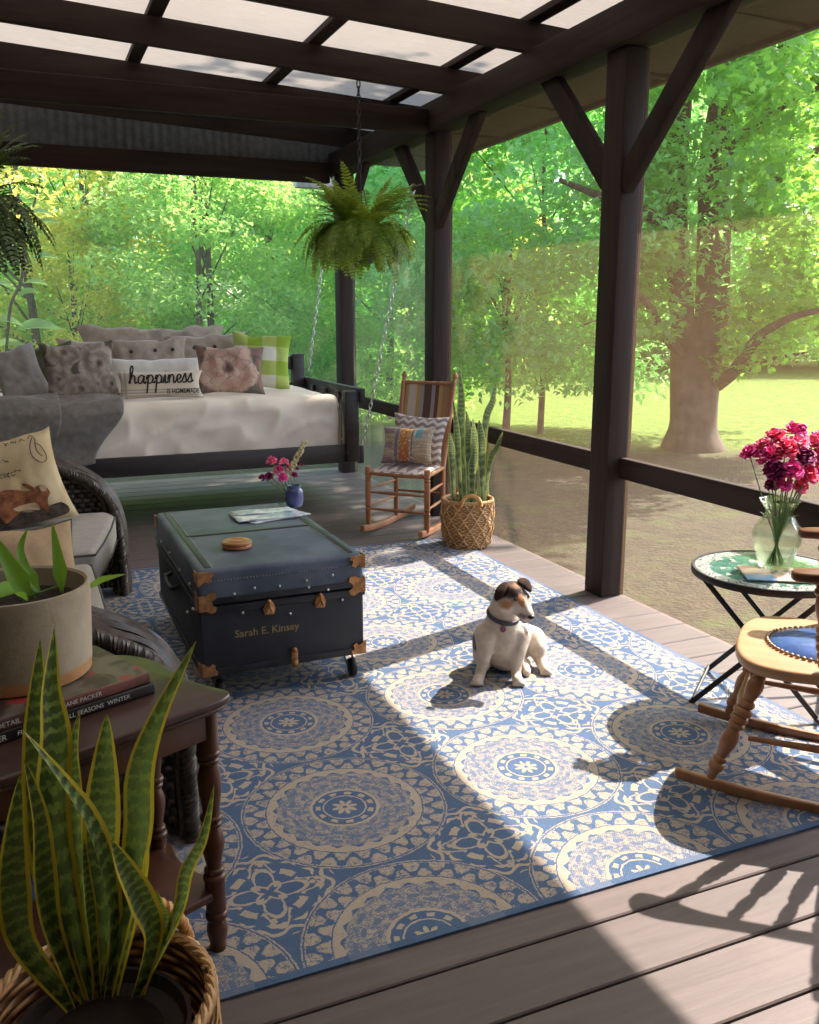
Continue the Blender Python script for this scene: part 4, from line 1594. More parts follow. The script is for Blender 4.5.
t, f = bed_pillow('lettered_pillow', 'small lumbar pillow lettered with a black motto', 119, 203, 403, 371, 6.98, .12, 'happiness_cloth', .12, 0, .0, sd_=11.0, wr=.004)
pw, ph = t.children[0].dimensions.x, .20
S_ = on_face(f, .004)
mb = MB()
total = sum(SCRIPT[c_][1] for c_ in 'happiness')
sc = .47 / total
x0 = -.235
hz = t.children[0].dimensions.z
zbase = hz * .55
for c_ in 'happiness':
    st, adv = SCRIPT[c_]
    for s_ in st:
        stroke(mb, [(x0 + p[0] * sc + p[1] * sc * .12, zbase + p[1] * sc * 1.05) for p in s_], S_, .0050)
    x0 += adv * sc
mb.build('script_word', 'print_black', t, smooth=False)['label'] = 'black brush lettering'
mb = text_mb('IS HOMEMADE', .052, lambda x, y: S_(.035 + x * .72, zbase - .080 + y * 1.0), .0006)
mb.build('capital_words', 'print_black', t, smooth=False)['label'] = 'thin black capitals'


# ------------------------------------------------------------------ ferns
def fern(name, label, loc, R_, n, seed_, droop, pot=True, chain_to=None, arch=(.25, .9), leaf='fern_leaf'):
    rng = random.Random(seed_)
    t = thing(name, label, 'fern', loc, 0, 'hanging ferns')
    mb = MB()
    for i in range(n):
        a = rng.uniform(0, 2 * PI)
        el = rng.uniform(*arch) if i % 4 else rng.uniform(.9, 1.35)
        L = R_ * rng.uniform(.75, 1.25)
        p = Vector((.06 * math.cos(a), .06 * math.sin(a), 0))
        d = Vector((math.cos(a) * math.cos(el), math.sin(a) * math.cos(el), math.sin(el)))
        N = 22
        pts = []
        dr = droop * rng.uniform(.7, 1.3) * (.45 if el > .9 else 1)
        for k in range(N + 1):
            pts.append(p.copy())
            p = p + d * (L / N)
            d = (d + Vector((0, 0, -dr / N * (1 + k / N))) + Vector((rng.gauss(0, .015), rng.gauss(0, .015), 0))).normalized()
        mb.tube([pts[q] for q in (0, 5, 10, 15, 20)], [.002, .002, .0016, .0013, .001], 3)
        for k in range(2, N + 1):
            tt = k / N
            w_ = R_ * .15 * math.sin(PI * min(1, .12 + tt * .88)) ** .7
            dd = (pts[k] - pts[k - 1]).normalized()
            sd_ = dd.cross(Vector((0, 0, 1)))
            sd_ = sd_.normalized() if sd_.length > 1e-3 else Vector((1, 0, 0))
            up = sd_.cross(dd)
            for sg in (-1, 1):
                b0 = pts[k]
                tip = b0 + (sd_ * sg + dd * .35 - up * .15 * rng.uniform(0, 2)).normalized() * w_
                hw = dd * (L / N * .42)
                mid = (b0 + tip) / 2 + up * .004
                mb.add([b0 - hw * .7, mid - hw, tip, mid + hw, b0 + hw * .7], [(0, 1, 2, 3, 4)])
    mb.build('fronds', leaf, t, smooth=False)
    if pot:
        MB().lathe([(.001, -.19), (.075, -.19), (.083, -.185), (.112, -.03), (.118, -.03), (.118, -.005), (.108, -.005), (.104, -.03), (.001, -.035)], 22, cap=False).build('pot', 'dark_pot', t)
    if chain_to:
        for k in range(3):
            a = 2 * PI * k / 3 + .4
            MB().tube([(.112 * math.cos(a), .112 * math.sin(a), -.01), (0, 0, .42)], .0022, 5).build('hanger_wire', 'iron', t)
        chain((0, 0, .40), (0, 0, chain_to - loc[2]), .04).build('chain', 'iron', t)
    return t


plain('dark_pot', (0.030, 0.024, 0.022), 0.5)
fern('hanging_fern', 'lush fern in a dark pot hanging on a chain in front of the far corner', (2.13, 5.85, 2.03), .41, 210, 3, 2.4, True, zb(2.13) - .004)
fern('hanging_fern', 'fern with shade put into its leaf colour, hanging in at the left edge of the picture', (-.16, 3.0, 1.80), .27, 150, 5, 2.0, True, zb(-.2) + .02, (.1, .9), 'fern_shade_leaf')


# ------------------------------------------------------------------ baskets with snake plants
def basket(t, r0, r1, h, mat, strands=True, seedn=1, rope_y=True, handles=((0, 0),), hr=.055):
    def prof_r(z):
        q = z / h
        return r0 + (r1 - r0) * sm(q * 1.15) + .010 * math.sin(PI * q)
    pr = [(.001, 0)] + [(prof_r(h * i / 14) if i else r0 * .94, h * i / 14) for i in range(15)]
    inner = [(p[0] - .012, p[1]) for p in reversed(pr[2:])] + [(.001, .03)]
    MB().lathe(pr + inner, 48, cap=False).build('basket_body', mat, t)
    rng = random.Random(seedn)
    if strands:
        mb = MB()
        n = 13
        for k in range(n):
            for sg in (-1, 1):
                a0 = 2 * PI * k / n
                pts = []
                for i in range(13):
                    z = .012 + (h - .02) * i / 12
                    a = a0 + sg * (i / 12) * 1.15
                    r = prof_r(z) + .004 + .003 * math.sin(i * 2 + k) + (0.003 if sg > 0 else 0)
                    pts.append((r * math.cos(a), r * math.sin(a), z))
                mb.tube(pts, .0042, 5)
        mb.build('lattice', 'seagrass_strand', t)
    # rim of twisted strands
    for ph in (0,):
        mb = MB()
        for q in range(3):
            pts = []
            for i in range(120):
                a = 2 * PI * i / 120
                b_ = a * 16 + q * 2 * PI / 3
                rr = r1 + .000 + .0065 * math.cos(b_)
                pts.append((rr * math.cos(a), rr * math.sin(a), h + .0065 * math.sin(b_)))
            mb.tube(pts, .0065, 6, True)
        mb.build('rim', 'seagrass_strand', t)
    for a, lean in handles:
        M = Matrix.Rotation(a, 3, 'Z')
        mb = MB()
        ctr = []
        for i in range(61):
            th = PI * i / 60
            ctr.append(Vector((r1 + .002 + lean * math.sin(th), hr * math.cos(th) * 1.15, h - .015 + hr * 1.25 * math.sin(th))))
        for q in range(2):
            pts = []
            for i, c_ in enumerate(ctr):
                b_ = i * .85 + q * PI
                tn = (ctr[min(60, i + 1)] - ctr[max(0, i - 1)]).normalized()
                e1 = Vector((1, 0, 0))
                e1 = (e1 - tn * e1.dot(tn)).normalized()
                e2 = tn.cross(e1)
                pts.append(M @ (c_ + (e1 * math.cos(b_) + e2 * math.sin(b_)) * .0062))
            mb.tube(pts, .0078, 7)
        mb.build('handle', 'rope', t)


def snake_leaf(mb, spine, width, face, fold=.32, twist=0.0, base_w=.45, n=16, tip=.86):
    """a sword leaf along spine; face = the way its upper side looks"""
    ps = catmull(spine, max(2, n // (len(spine) - 1)))
    N = len(ps) - 1
    face = Vector(face).normalized()
    NU = 8

    def fn(u, v):
        k = min(N, int(round(v * N)))
        p = ps[k]
        tn = (ps[min(N, k + 1)] - ps[max(0, k - 1)]).normalized()
        fc = (face - tn * face.dot(tn)).normalized()
        if twist:
            fc = Matrix.Rotation(twist * v, 3, tn) @ fc
        sd_ = tn.cross(fc)
        w_ = width * .5 * (base_w + (1 - base_w) * sm(v / .45)) * (1 if v < .50 else max(0.0, 1 - ((v - .50) / .50) ** 1.7))
        w_ = max(w_, .0006)
        e = (u - .5) * 2
        return p + sd_ * (e * w_) + fc * (abs(e) ** 1.6 * w_ * fold) + fc * (.05 * w_ * math.sin(v * 14 + e))
    mb.grid(fn, NU, N)


# the far basket
t = thing('snake_plant_basket', 'round seagrass basket in front of the screen, next to the striped rocking chair', 'basket', (2.625, 5.20, 0.0))
basket(t, .150, .165, .315, 'seagrass', True, 3, handles=((-PI * .60, -.012), (PI * .40, -.012)), hr=.055)
t = thing('snake_plant', 'tall banded snake plant growing in the basket beside the striped rocking chair', 'plant', (2.625, 5.20, 0.05))
T0 = t.location.copy()
MB().lathe([(.001, 0), (.12, 0), (.135, .19), (.128, .19), (.122, .17), (.001, .17)], 24, cap=False).build('inner_pot', 'dark_pot', t)
MB().lathe([(.121, .168), (.06, .176), (.001, .178)], 20, cap=False).build('soil', 'soil', t)
rl = random.Random(9)
for (bx, by), mid, tip_, w_, dy, tw in [((466, 490), (461, 430), (459, 362), .055, .02, .3), ((480, 490), (485, 425), (497, 378), .050, .0, .5), ((483, 488), (490, 462), (503, 431), .040, -.06, .2), ((470, 492), (468, 450), (466, 410), .06, -.05, .4),
                                       ((476, 492), (475, 455), (473, 418), .055, -.08, -.3), ((462, 492), (458, 455), (453, 400), .045, -.02, .2), ((484, 492), (481, 455), (479, 420), .07, -.03, .0), ((455, 490), (452, 460), (449, 432), .05, -.06, .1), ((472, 492), (472, 470), (475, 440), .06, -.10, .2), ((488, 490), (484, 458), (482, 425), .06, .05, .2)]:
    B_ = at(bx, by, y=5.20 + dy * .7)
    B_.z = .215
    M_ = at(*mid, y=5.20 + dy)
    T_ = at(*tip_, y=5.20 + dy * 1.4)
    mb = MB()
    snake_leaf(mb, [B_ - T0, M_ - T0, M_.lerp(T_, .5) - T0 + Vector((.006, 0, 0)), T_ - T0], w_, (-.4 + rl.uniform(-.3, .3), -1, .1), .4, tw)
    mb.build('leaf', 'snake_leaf_green', t, auto=180)

# ------------------------------------------------------------------ turned-wood helper
def beads(r, spec):
    """profile from ('c' cylinder, 'b' bead, 't' taper) pieces over 0..1"""
    out = []
    z = 0.0
    tot = sum(q[1] for q in spec)
    for kind, L, a, b_ in spec:
        l_ = L / tot
        if kind == 'c':
            out += [(r * a, z), (r * b_, z + l_)]
        elif kind == 'b':
            for i in range(7):
                th = PI * i / 6
                out.append((r * (a + (b_ - a) * math.sin(th)), z + l_ * (1 - math.cos(th)) / 2))
        elif kind == 'v':
            for i in range(9):
                q = i / 8
                out.append((r * (a + (b_ - a) * math.sin(PI * q ** 1.4)), z + l_ * q))
        z += l_
    return out


# ------------------------------------------------------------------ the striped rocking chair
t = fc = thing('rocking_chair', 'armless wooden rocking chair with a striped cloth back beside the far screen', 'chair', (2.455, 5.79, 0.0), math.radians(-47))
LEGP = beads(.021, [('c', .08, .8, 1), ('c', .12, 1, 1), ('b', .03, .85, 1.12), ('c', .02, .9, .9), ('b', .03, .85, 1.12), ('c', .28, 1, 1), ('b', .025, .8, 1.1), ('c', .015, .85, .85), ('b', .025, .8, 1.1), ('c', .015, .85, .85), ('b', .025, .8, 1.1), ('c', .07, 1, 1), ('c', .01, 1, .5)])
for sx in (-1, 1):
    MB().turned((sx * .225, -.20, .04), (sx * .225, -.20, .475), LEGP).build('front_leg', 'maple_wood', t)
    mb = MB()
    mb.turned((sx * .185, .185, .045), (sx * .185, .185, .44), [(.014, 0), (.019, .1), (.019, 1)])
    mb.turned((sx * .185, .185, .42), (sx * .20, .36, 1.04), [(.019, 0), (.020, .5), (.017, .96), (.019, .97), (.013, 1)])
    mb.turned((sx * .20, .36, 1.035), (sx * .203, .380, 1.10), [(.012, 0), (.018, .1), (.011, .25), (.020, .45), (.020, .6), (.011, .85), (.004, 1)])
    mb.build('back_post', 'maple_wood', t)
    mb = MB()
    prf = [(y, .022 + .20 * (y - .04) ** 2) for y in [-.31 + .80 * i / 14 for i in range(15)]]
    vs = []
    for y, z in prf:
        for dx in (-.016, .016):
            vs += [(sx * .205 + sx * (.02 - .045 * (y + .2) / .4) * .5 + dx, y, z - .022), (sx * .205 + sx * (.02 - .045 * (y + .2) / .4) * .5 + dx, y, z + .022)]
    fs = []
    for i in range(14):
        a = i * 4
        fs += [(a, a + 4, a + 5, a + 1), (a + 2, a + 3, a + 7, a + 6), (a + 1, a + 5, a + 7, a + 3), (a, a + 2, a + 6, a + 4)]
    fs += [(0, 1, 3, 2), (56, 58, 59, 57)]
    mb.add(vs, fs)
    mb.build('runner', 'maple_wood', t, bevel=.004)
for z in (.17, .29):
    MB().turned((-.225, -.20, z), (.225, -.20, z), [(.007, 0), (.012, .5), (.007, 1)]).build('rung', 'maple_wood', t)
    for sx in (-1, 1):
        MB().turned((sx * .225, -.20, z + .025), (sx * .185, .185, z + .025), [(.007, 0), (.011, .5), (.007, 1)]).build('rung', 'maple_wood', t)
MB().turned((-.185, .185, .24), (.185, .185, .24), [(.007, 0), (.011, .5), (.007, 1)]).build('rung', 'maple_wood', t)
mb = MB().grid(lambda u, v: ((u - .5) * (.45 - .07 * v), -.205 + v * .39, .435 - .03 * math.sin(PI * u) * math.sin(PI * v) + .012 * math.sin(PI * u)), 16, 12)
mb.build('seat', 'striped_cloth', t, solid=.02, auto=180)
mb = MB()
mb.turned((-.225, -.20, .425), (.225, -.20, .425), [(.015, 0), (.018, .5), (.015, 1)])
for sx in (-1, 1):
    mb.turned((sx * .225, -.20, .43), (sx * .185, .185, .43), [(.014, 0), (.017, .5), (.014, 1)])
mb.build('seat_rail', 'maple_wood', t)
mb = MB()
for z, dy in ((.58, .228), (1.02, .352)):
    mb.turned((-.19, dy, z), (.19, dy, z), [(.012, 0), (.012, 1)])
mb.build('back_rail', 'maple_wood', t)
mb = MB().grid(lambda u, v: ((u - .5) * .365, .215 + v * .142 + .022 * math.sin(PI * u) * math.sin(PI * v), .56 + v * .475), 20, 10)
mb.build('back_cloth', 'striped_cloth', t, solid=.010, auto=180)


def rel(t, p):
    return t.location + Matrix.Rotation(t.rotation_euler[2], 3, 'Z') @ Vector(p)


ct = math.radians(-47)
p = rel(fc, (0, -.015, .448))
t = thing('seat_pad', 'thin chevron patterned seat pad on the striped rocking chair', 'cushion', p, ct)
mb = MB()
mb.grid(lambda u, v: ((u - .5) * (.44 - .06 * v), -.20 + v * .36, .030 * (math.sin(PI * u) * math.sin(PI * v)) ** .35 + .006 * nz(u * 6, v * 6, 1) - .012 * (1 - v)), 20, 16)
mb.grid(lambda u, v: ((.5 - u) * (.44 - .06 * v), -.20 + v * .36, -.0 - .012 * (1 - v)), 20, 16)
mb.build('cover', 'chevron', t, auto=180)
p = rel(fc, (.015, .045, .468))
pillow('chevron_pillow', 'square grey and cream zigzag pillow against the striped chair back', .43, .36, .12, 'chevron', p, ct, .34, .04, sd_=21.0, wr=.006)
p = rel(fc, (.015, -.085, .482))
pillow('patchwork_pillow', 'woven patchwork pillow with an orange band, in front of the zigzag one', .40, .27, .11, 'patchwork', p, ct, .32, -.04, sd_=22.0, wr=.006)

# ------------------------------------------------------------------ the wicker sofa
SO = Vector((0, 0, 0))
t = sofa = thing('wicker_sofa', 'dark wicker sofa with beige cushions along the left side', 'sofa', (0, 0, 0))


def braid(mb, ctr, R_, r, turns, n=3, sq=1.0):
    N = len(ctr) - 1
    for q in range(n):
        pts = []
        for i, c_ in enumerate(ctr):
            tn = (ctr[min(N, i + 1)] - ctr[max(0, i - 1)]).normalized()
            e1 = Vector((0, 1, 0))
            e1 = (e1 - tn * e1.dot(tn)).normalized()
            e2 = tn.cross(e1)
            a = i / N * turns * 2 * PI + q * 2 * PI / n
            pts.append(c_ + e1 * (math.cos(a) * R_) + e2 * (math.sin(a) * R_ * sq))
        mb.tube(pts, r, 5)


def wicker_arm(y, path, wid, nm='arm'):
    """a rolled wicker arm: a broad bundle of strands bent over from the back down to the floor"""
    ctr = catmull([Vector((x, y, z)) for x, z in path], 14)
    N = len(ctr) - 1
    # a broad bundle of parallel strands, bound at intervals
    mb = MB()
    for j in range(15):
        th = 2 * PI * j / 15
        pts = []
        for k in range(N + 1):
            tn = (ctr[min(N, k + 1)] - ctr[max(0, k - 1)]).normalized()
            nrm = Vector((0, 1, 0)).cross(tn)
            a = th + .10 * math.sin(k * .35 + j)
            pts.append(ctr[k] + Vector((0, 1, 0)) * (math.cos(a) * wid) + nrm * (math.sin(a) * .036))
        mb.tube(pts, .0165, 6)
    mb.build(nm, 'wicker_strand', t)
    mb = MB()
    fine = catmull(ctr, 7)
    for s_ in (-1, 1):
        braid(mb, [c_ + Vector((0, s_ * (wid + .006), 0)) for c_ in fine], .013, .0115, 30, 3)
    mb.build(nm + '_braid', 'wicker_strand', t)
    # woven side panel under the arch
    mb = MB()
    top = [c_ for c_ in ctr]
    for yy_ in (y - wid * .7, y + wid * .7):
        def pf(u, v):
            k = min(N, int(round(u * N)))
            c_ = top[k]
            return (c_.x - (.015 if c_.x > .3 else 0), yy_ + .004 * math.sin(u * 150), .05 + v * max(0.0, c_.z - .06))
        mb.grid(pf, N, 16)
    mb.build(nm + '_panel', 'wicker', t, auto=180)


FAR = [(-.62, .80), (-.30, .78), (.0, .75), (.19, .69), (.325, .58), (.385, .43), (.400, .2), (.398, .012)]
wicker_arm(5.02, FAR, .085, 'arm')
NEAR = [(-.62, .80), (-.30, .76), (.0, .70), (.16, .64), (.27, .55), (.325, .40), (.335, .2), (.335, .012)]
wicker_arm(2.50, NEAR, .085, 'arm')
MB().bb(-.60, .20, 2.58, 4.94, .10, .30).build('base', 'wicker', t, bevel=.02)
MB().grid(lambda u, v: (-.60 - .06 * v, 2.45 + u * 2.65, .05 + v * .78 + .02 * math.sin(PI * u)), 40, 10).build('back', 'wicker', t, solid=.05, auto=180)
for y in (2.7, 4.85):
    for x in (-.55, .16):
        MB().turned((x, y, 0.005), (x, y, .12), [(.02, 0), (.025, 1)]).build('leg', 'wicker_strand', t)


def seat_cushion(nm, label, outline, z0, z1):
    t = thing(nm, label, 'cushion', (0, 0, 0), 0, 'seat cushions of the wicker sofa')
    c_ = Vector((sum(p[0] for p in outline) / len(outline), sum(p[1] for p in outline) / len(outline), 0))
    t.location = (c_.x, c_.y, z0)
    mb = MB().prism([(x - c_.x, y - c_.y) for x, y in outline], 0, z1 - z0)
    o = mb.build('cover', 'sofa_cushion', t, bevel=.035, seg=4)
    for z in (.018, z1 - z0 - .018):
        ring = []
        n = len(outline)
        for k in range(n):
            a, b_ = Vector((*outline[k], 0)), Vector((*outline[(k + 1) % n], 0))
            for q in range(8):
                p = a.lerp(b_, q / 8) - c_
                ring.append((p.x * .992, p.y * .992, z))
        MB().tube(ring, .0055, 6, True).build('piping', 'piping', t)


seat_cushion('seat_cushion', 'beige seat cushion at the far end of the wicker sofa, under the rabbit pillow', [(-.5, 4.92), (.26, 4.92), (.345, 4.90), (.37, 4.80), (.33, 4.55), (.27, 4.25), (.22, 4.05), (-.5, 4.05)], .335, .49)
seat_cushion('seat_cushion', 'beige middle seat cushion of the wicker sofa, behind the cement pot', [(-.5, 4.03), (.20, 4.03), (.205, 3.6), (.205, 3.22), (-.5, 3.22)], .305, .45)
seat_cushion('seat_cushion', 'beige seat cushion at the near end of the wicker sofa', [(-.5, 3.20), (.21, 3.20), (.25, 3.05), (.29, 2.85), (.29, 2.70), (.18, 2.60), (-.5, 2.60)], .305, .45)

# rabbit pillow
t, f = pillow('rabbit_pillow', 'cream pillow printed with handwriting and a running brown rabbit', .50, .48, .15, 'rabbit_cloth', (-.050, 4.66, .470), math.radians(8), .30, math.radians(-11), sd_=31.0, wr=.012)
S_ = on_face(f, .004)


def patch_print(pts, mat_, nm, off=.004):
    Sx = on_face(f, off)
    cx = sum(p[0] for p in pts) / len(pts)
    cz = sum(p[1] for p in pts) / len(pts)
    ps = [(q.x, q.y) for q in catmull([(p[0], p[1], 0) for p in pts + pts[:1]], 4)[:-1]]
    mb = MB()
    n = len(ps)
    vs = [Sx(cx, cz)]
    for k_ in (.33, .66, 1.0):
        vs += [Sx(cx + (x - cx) * k_, cz + (z - cz) * k_) for x, z in ps]
    fs = [(0, 1 + i, 1 + (i + 1) % n) for i in range(n)]
    for r_ in (0, 1):
        o = 1 + r_ * n
        fs += [(o + i, o + n + i, o + n + (i + 1) % n, o + (i + 1) % n) for i in range(n)]
    mb.add(vs, fs)
    return mb.build(nm, mat_, t, smooth=False)


patch_print([(-.20, .03), (-.2, .14), (-.10, .15), (-.02, .10), (.08, .07), (.18, .09), (.2, .03), (.0, .025)], 'print_dark_ground', 'printed_ground')
patch_print([(-.105, .10), (-.115, .16), (-.10, .20), (-.05, .215), (.01, .20), (.06, .18), (.10, .195), (.13, .185), (.145, .15), (.125, .12), (.115, .07), (.09, .055), (.07, .09), (.02, .10), (-.05, .075), (-.09, .06)], 'rabbit_brown', 'printed_rabbit', .0055)
patch_print([(-.04, .12), (.02, .125), (.07, .115), (.075, .08), (.03, .095), (-.02, .10)], 'rabbit_cream', 'printed_belly', .0065)
patch_print([(.085, .185), (.06, .215), (.035, .225), (.05, .20), (.08, .175)], 'rabbit_brown', 'printed_ear', .0055)
patch_print([(.105, .19), (.11, .165), (.13, .16), (.135, .178), (.12, .19)], 'rabbit_cream', 'printed_cheek', .0065)
mb = MB()
rs = random.Random(2)
for zz, n_, s_ in ((.425, 9, .9), (.405, 6, .7), (.29, 13, .5), (.275, 11, .5), (.35, 3, .9)):
    x = -.19 if n_ > 4 else -.08
    for k in range(n_):
        w_ = rs.uniform(.02, .035) * s_
        pts = []
        for q in range(6):
            pts.append((x + w_ * q / 5, zz + rs.uniform(-.010, .013) * s_))
        stroke(mb, pts, S_, .0014 + .0004 * s_, 4)
        x += w_ + .012 * s_
mb_pts = [(.15, .43), (.13, .40), (.12, .35), (.14, .31), (.17, .30), (.185, .33), (.175, .38), (.155, .40), (.15, .36), (.165, .33)]
stroke(mb, mb_pts, S_, .0022)
stroke(mb, [(.13, .43), (.145, .445), (.16, .42), (.15, .39)], S_, .002)
mark(mb.build('printed_script', 'print_grey', t, smooth=False), kind='stuff')
t = pillow('tan_cushion', 'tan box cushion standing on the sofa behind the cement pot', .34, .34, .13, 'tan_cloth', (-.02, 3.28, .45), math.radians(28), .22, .05, sd_=33.0, wr=.006, piping='piping')[0]

# ------------------------------------------------------------------ the side table
TC = Vector((.022, 1.935, 0))
TR = math.radians(23.6)
TZ = .668
t = thing('side_table', 'dark mahogany side table with turned legs and a low shelf', 'table', TC, TR)
out = [(-.30, -.175), (.265, -.185), (.295, -.175), (.308, -.150), (.300, -.120), (.285, -.06), (.283, .02), (.292, .10), (.285, .16), (.262, .215), (.225, .245), (.16, .25), (-.30, .25)]
ot = catmull([(x, y, 0) for x, y in out[1:12]], 4)
outl = [(-.30, -.185)] + [(q.x, q.y) for q in ot] + [(-.30, .25)]
MB().prism(outl, TZ - .022, TZ).build('tabletop', 'mahogany_top', t, bevel=.008, seg=3)
MB().prism([(x * .975, y * .96) for x, y in outl], TZ - .034, TZ - .0225).build('top_moulding', 'mahogany', t, bevel=.005)
mb = MB()
mb.bb(-.26, .25, -.148, -.130, TZ - .105, TZ - .034)
mb.bb(-.26, .25, .13, .148, TZ - .105, TZ - .034)
mb.bb(.235, .253, -.13, .13, TZ - .105, TZ - .034)
mb.bb(-.262, -.245, -.13, .13, TZ - .105, TZ - .034)
mb.build('apron', 'mahogany', t, bevel=.002)
TL = beads(.024, [('c', .02, .75, .85), ('v', .09, .75, 1.05), ('b', .03, .75, 1.15), ('c', .1, 1.0, 1.0), ('b', .025, .8, 1.15), ('b', .02, .7, 1.0), ('v', .13, .72, 1.12), ('b', .02, .7, 1.0), ('b', .022, .75, 1.12), ('v', .16, .80, 1.15), ('b', .02, .7, 1.05), ('b', .024, .75, 1.18), ('c', .13, 1.05, 1.05)])
for sx in (-1, 1):
    for sy in (-1, 1):
        MB().turned((sx * .262, sy * .128, .001), (sx * .262, sy * .128, TZ - .035), TL, 18).build('leg', 'mahogany', t)
sh = [(-.27, -.145), (.24, -.145), (.285, -.135), (.290, -.10), (.27, -.05), (.262, 0), (.27, .05), (.290, .10), (.285, .135), (.24, .145), (-.27, .145)]
MB().prism(sh, .150, .172).build('shelf', 'mahogany', t, bevel=.006, seg=2)


def tl(x, y, z):
    return TC + Matrix.Rotation(TR, 3, 'Z') @ Vector((x, y, z))


# books
def book(label, x0, x1, y0, y1, z, th, mat_, spine, title, tsize, drx=0.0):
    c_ = tl((x0 + x1) / 2, (y0 + y1) / 2, z)
    t = thing('book', label, 'book', c_, TR + drx, 'books stacked on the side table')
    w, d = (x1 - x0), (y1 - y0)
    MB().bb(-w / 2 + .004, w / 2 - .004, -d / 2 + .004, d / 2 - .004, .0025, th - .0025).build('pages', 'paper', t)
    mb = MB()
    mb.bb(-w / 2, w / 2, -d / 2, d / 2, 0, .0024)
    mb.bb(-w / 2, w / 2, -d / 2, d / 2, th - .0024, th)
    mb.build('cover', mat_, t)
    MB().bb(-w / 2, w / 2, -d / 2 - .003, -d / 2 + .003, 0, th).build('spine', spine, t, bevel=.0025)
    for s_, x, sz in title:
        text_mb(s_, sz, lambda a, b_, x=x, sz=sz: (x + a, -d / 2 - .0042, th / 2 - sz * .34 + b_)).build('title', 'paper', t, smooth=False)['label'] = 'white spine lettering'
    return t


m, b = new_mat('dark_photo_cover')
v, x, y, z = coords()
n1 = noise(v, 9, 4, .6, .8)
c = mixc(n1.step(.45, .62), (0.045, 0.030, 0.022), (0.16, 0.14, 0.11))
c = mixc(voronoi(v, 17).lt(.30) * noise(v, 4, 2).gt(.52), c, (0.32, 0.035, 0.035))
setc(b, c)
b.inputs['Roughness'].default_value = .42
m, b = new_mat('brown_spine')
v, x, y, z = coords()
setc(b, mixc(noise(v, 9, 3).step(.4, .6), (0.05, 0.022, 0.014), (0.20, 0.07, 0.05)))
plain('black_cover', (0.016, 0.013, 0.012), .35)
book('dark photographic flower book at the bottom of the stack on the side table', -.29, .185, -.045, .21, TZ + .001, .024, 'black_cover', 'black_cover', [('JANE PACKER', -.20, .017), ('FLOWERS FOR ALL SEASONS  WINTER', -.075, .0145)], .017)
book('dark photographic flower book on top of the stack on the side table', -.29, .178, -.040, .205, TZ + .0255, .024, 'dark_photo_cover', 'brown_spine', [('FLOWERS IN DETAIL', -.20, .015), ('JANE PACKER', .03, .014)], .016, .008)
PZ = TZ + .0505
# cement pot and its plant
pc = at(21, 672, z=PZ)
t = thing('cement_pot', 'round cement pot with a wooden base on the stacked books', 'pot', (pc.x, pc.y, PZ))
PR = .158
MB().lathe([(.001, 0), (PR * .93, 0), (PR * .96, .004), (PR * .975, .030), (.001, .030)], 48, cap=False).build('wooden_base', 'pot_base_wood', t)
MB().lathe([(PR * .975, .030), (PR * 1.0, .10), (PR * 1.02, .196), (PR * 1.015, .204), (PR * .985, .205), (PR * .95, .200), (PR * .93, .15), (.02, .15), (.001, .15)], 48, cap=False).build('pot_body', 'cement', t)
MB().lathe([(PR * .935, .158), (.08, .165), (.001, .163)], 28, cap=False).build('soil', 'soil', t)
P0 = t.location.copy()
t = thing('potted_plant', 'sparse leafy houseplant in the cement pot', 'plant', (P0.x, P0.y, PZ + .165))
PL = t.location.copy()


def hleaf(spine, w, face, fold=.25, cur=None):
    mb = MB()
    snake_leaf(mb, spine, w, face, fold, 0, .25, 16)
    return mb.build('leaf', 'house_leaf', t, auto=180)


Y0 = P0.y
for (pts, w_, fc_) in [([((62, 592), .0), ((58, 560), -.02), ((52, 522), -.03)], .030, (.2, -1, .1)), ([((84, 590), .02), ((104, 580), .0), ((126, 574), -.02)], .026, (0, -.5, 1)),
                      ([((40, 595), 0), ((25, 570), .02), ((-5, 552), .03)], .03, (0, -.5, 1)), ([((30, 598), 0), ((12, 570), -.02), ((-6, 535), -.02)], .045, (.3, -1, .3)),
                      ([((35, 598), 0), ((20, 550), .05), ((28, 528), .06)], .02, (.3, -1, .5)), ([((25, 600), -.05), ((10, 590), -.10), ((-12, 600), -.15)], .06, (0, -.6, 1))]:
    sp = [at(q[0][0], q[0][1], y=Y0 + q[1]) - PL for q in pts]
    sp.insert(1, sp[0].lerp(sp[1], .5))
    hleaf(sp, w_, fc_)
mb = MB()
for a, b_ in (((63, 598), (62, 590)), ((20, 600), (62, 585))):
    mb.tube([Vector((0.03, 0, -.005)), at(a[0], a[1], y=Y0) - PL, at(b_[0], b_[1], y=Y0) - PL], .003, 5)
mb.build('stem', 'stem_green', t)

# ------------------------------------------------------------------ the near basket with its snake plant
BC = Vector((.028, 1.487, 0))
plain('seagrass_warm', (0.46, 0.24, 0.085), 0.6)
weave_mat('basket_weave', (0.16, 0.065, 0.018), (0.62, 0.32, 0.11), 14.0, 46.0)
t = thing('plant_basket', 'big woven basket with twisted rope handles in the near left corner', 'basket', BC)
basket(t, .155, .196, .30, 'basket_weave', True, 8, handles=((-2.05, -.02), (.93, .0)), hr=.062)
t = thing('snake_plant', 'big yellow-edged snake plant in the near left basket', 'plant', BC + Vector((0, 0, .03)))
S0 = t.location.copy()
MB().lathe([(.001, 0), (.13, 0), (.158, .215), (.150, .215), (.143, .19), (.001, .19)], 32, cap=False).build('inner_pot', 'dark_pot', t)
MB().lathe([(.1425, .185), (.07, .196), (.001, .198)], 24, cap=False).build('soil', 'soil', t)
YB = BC.y
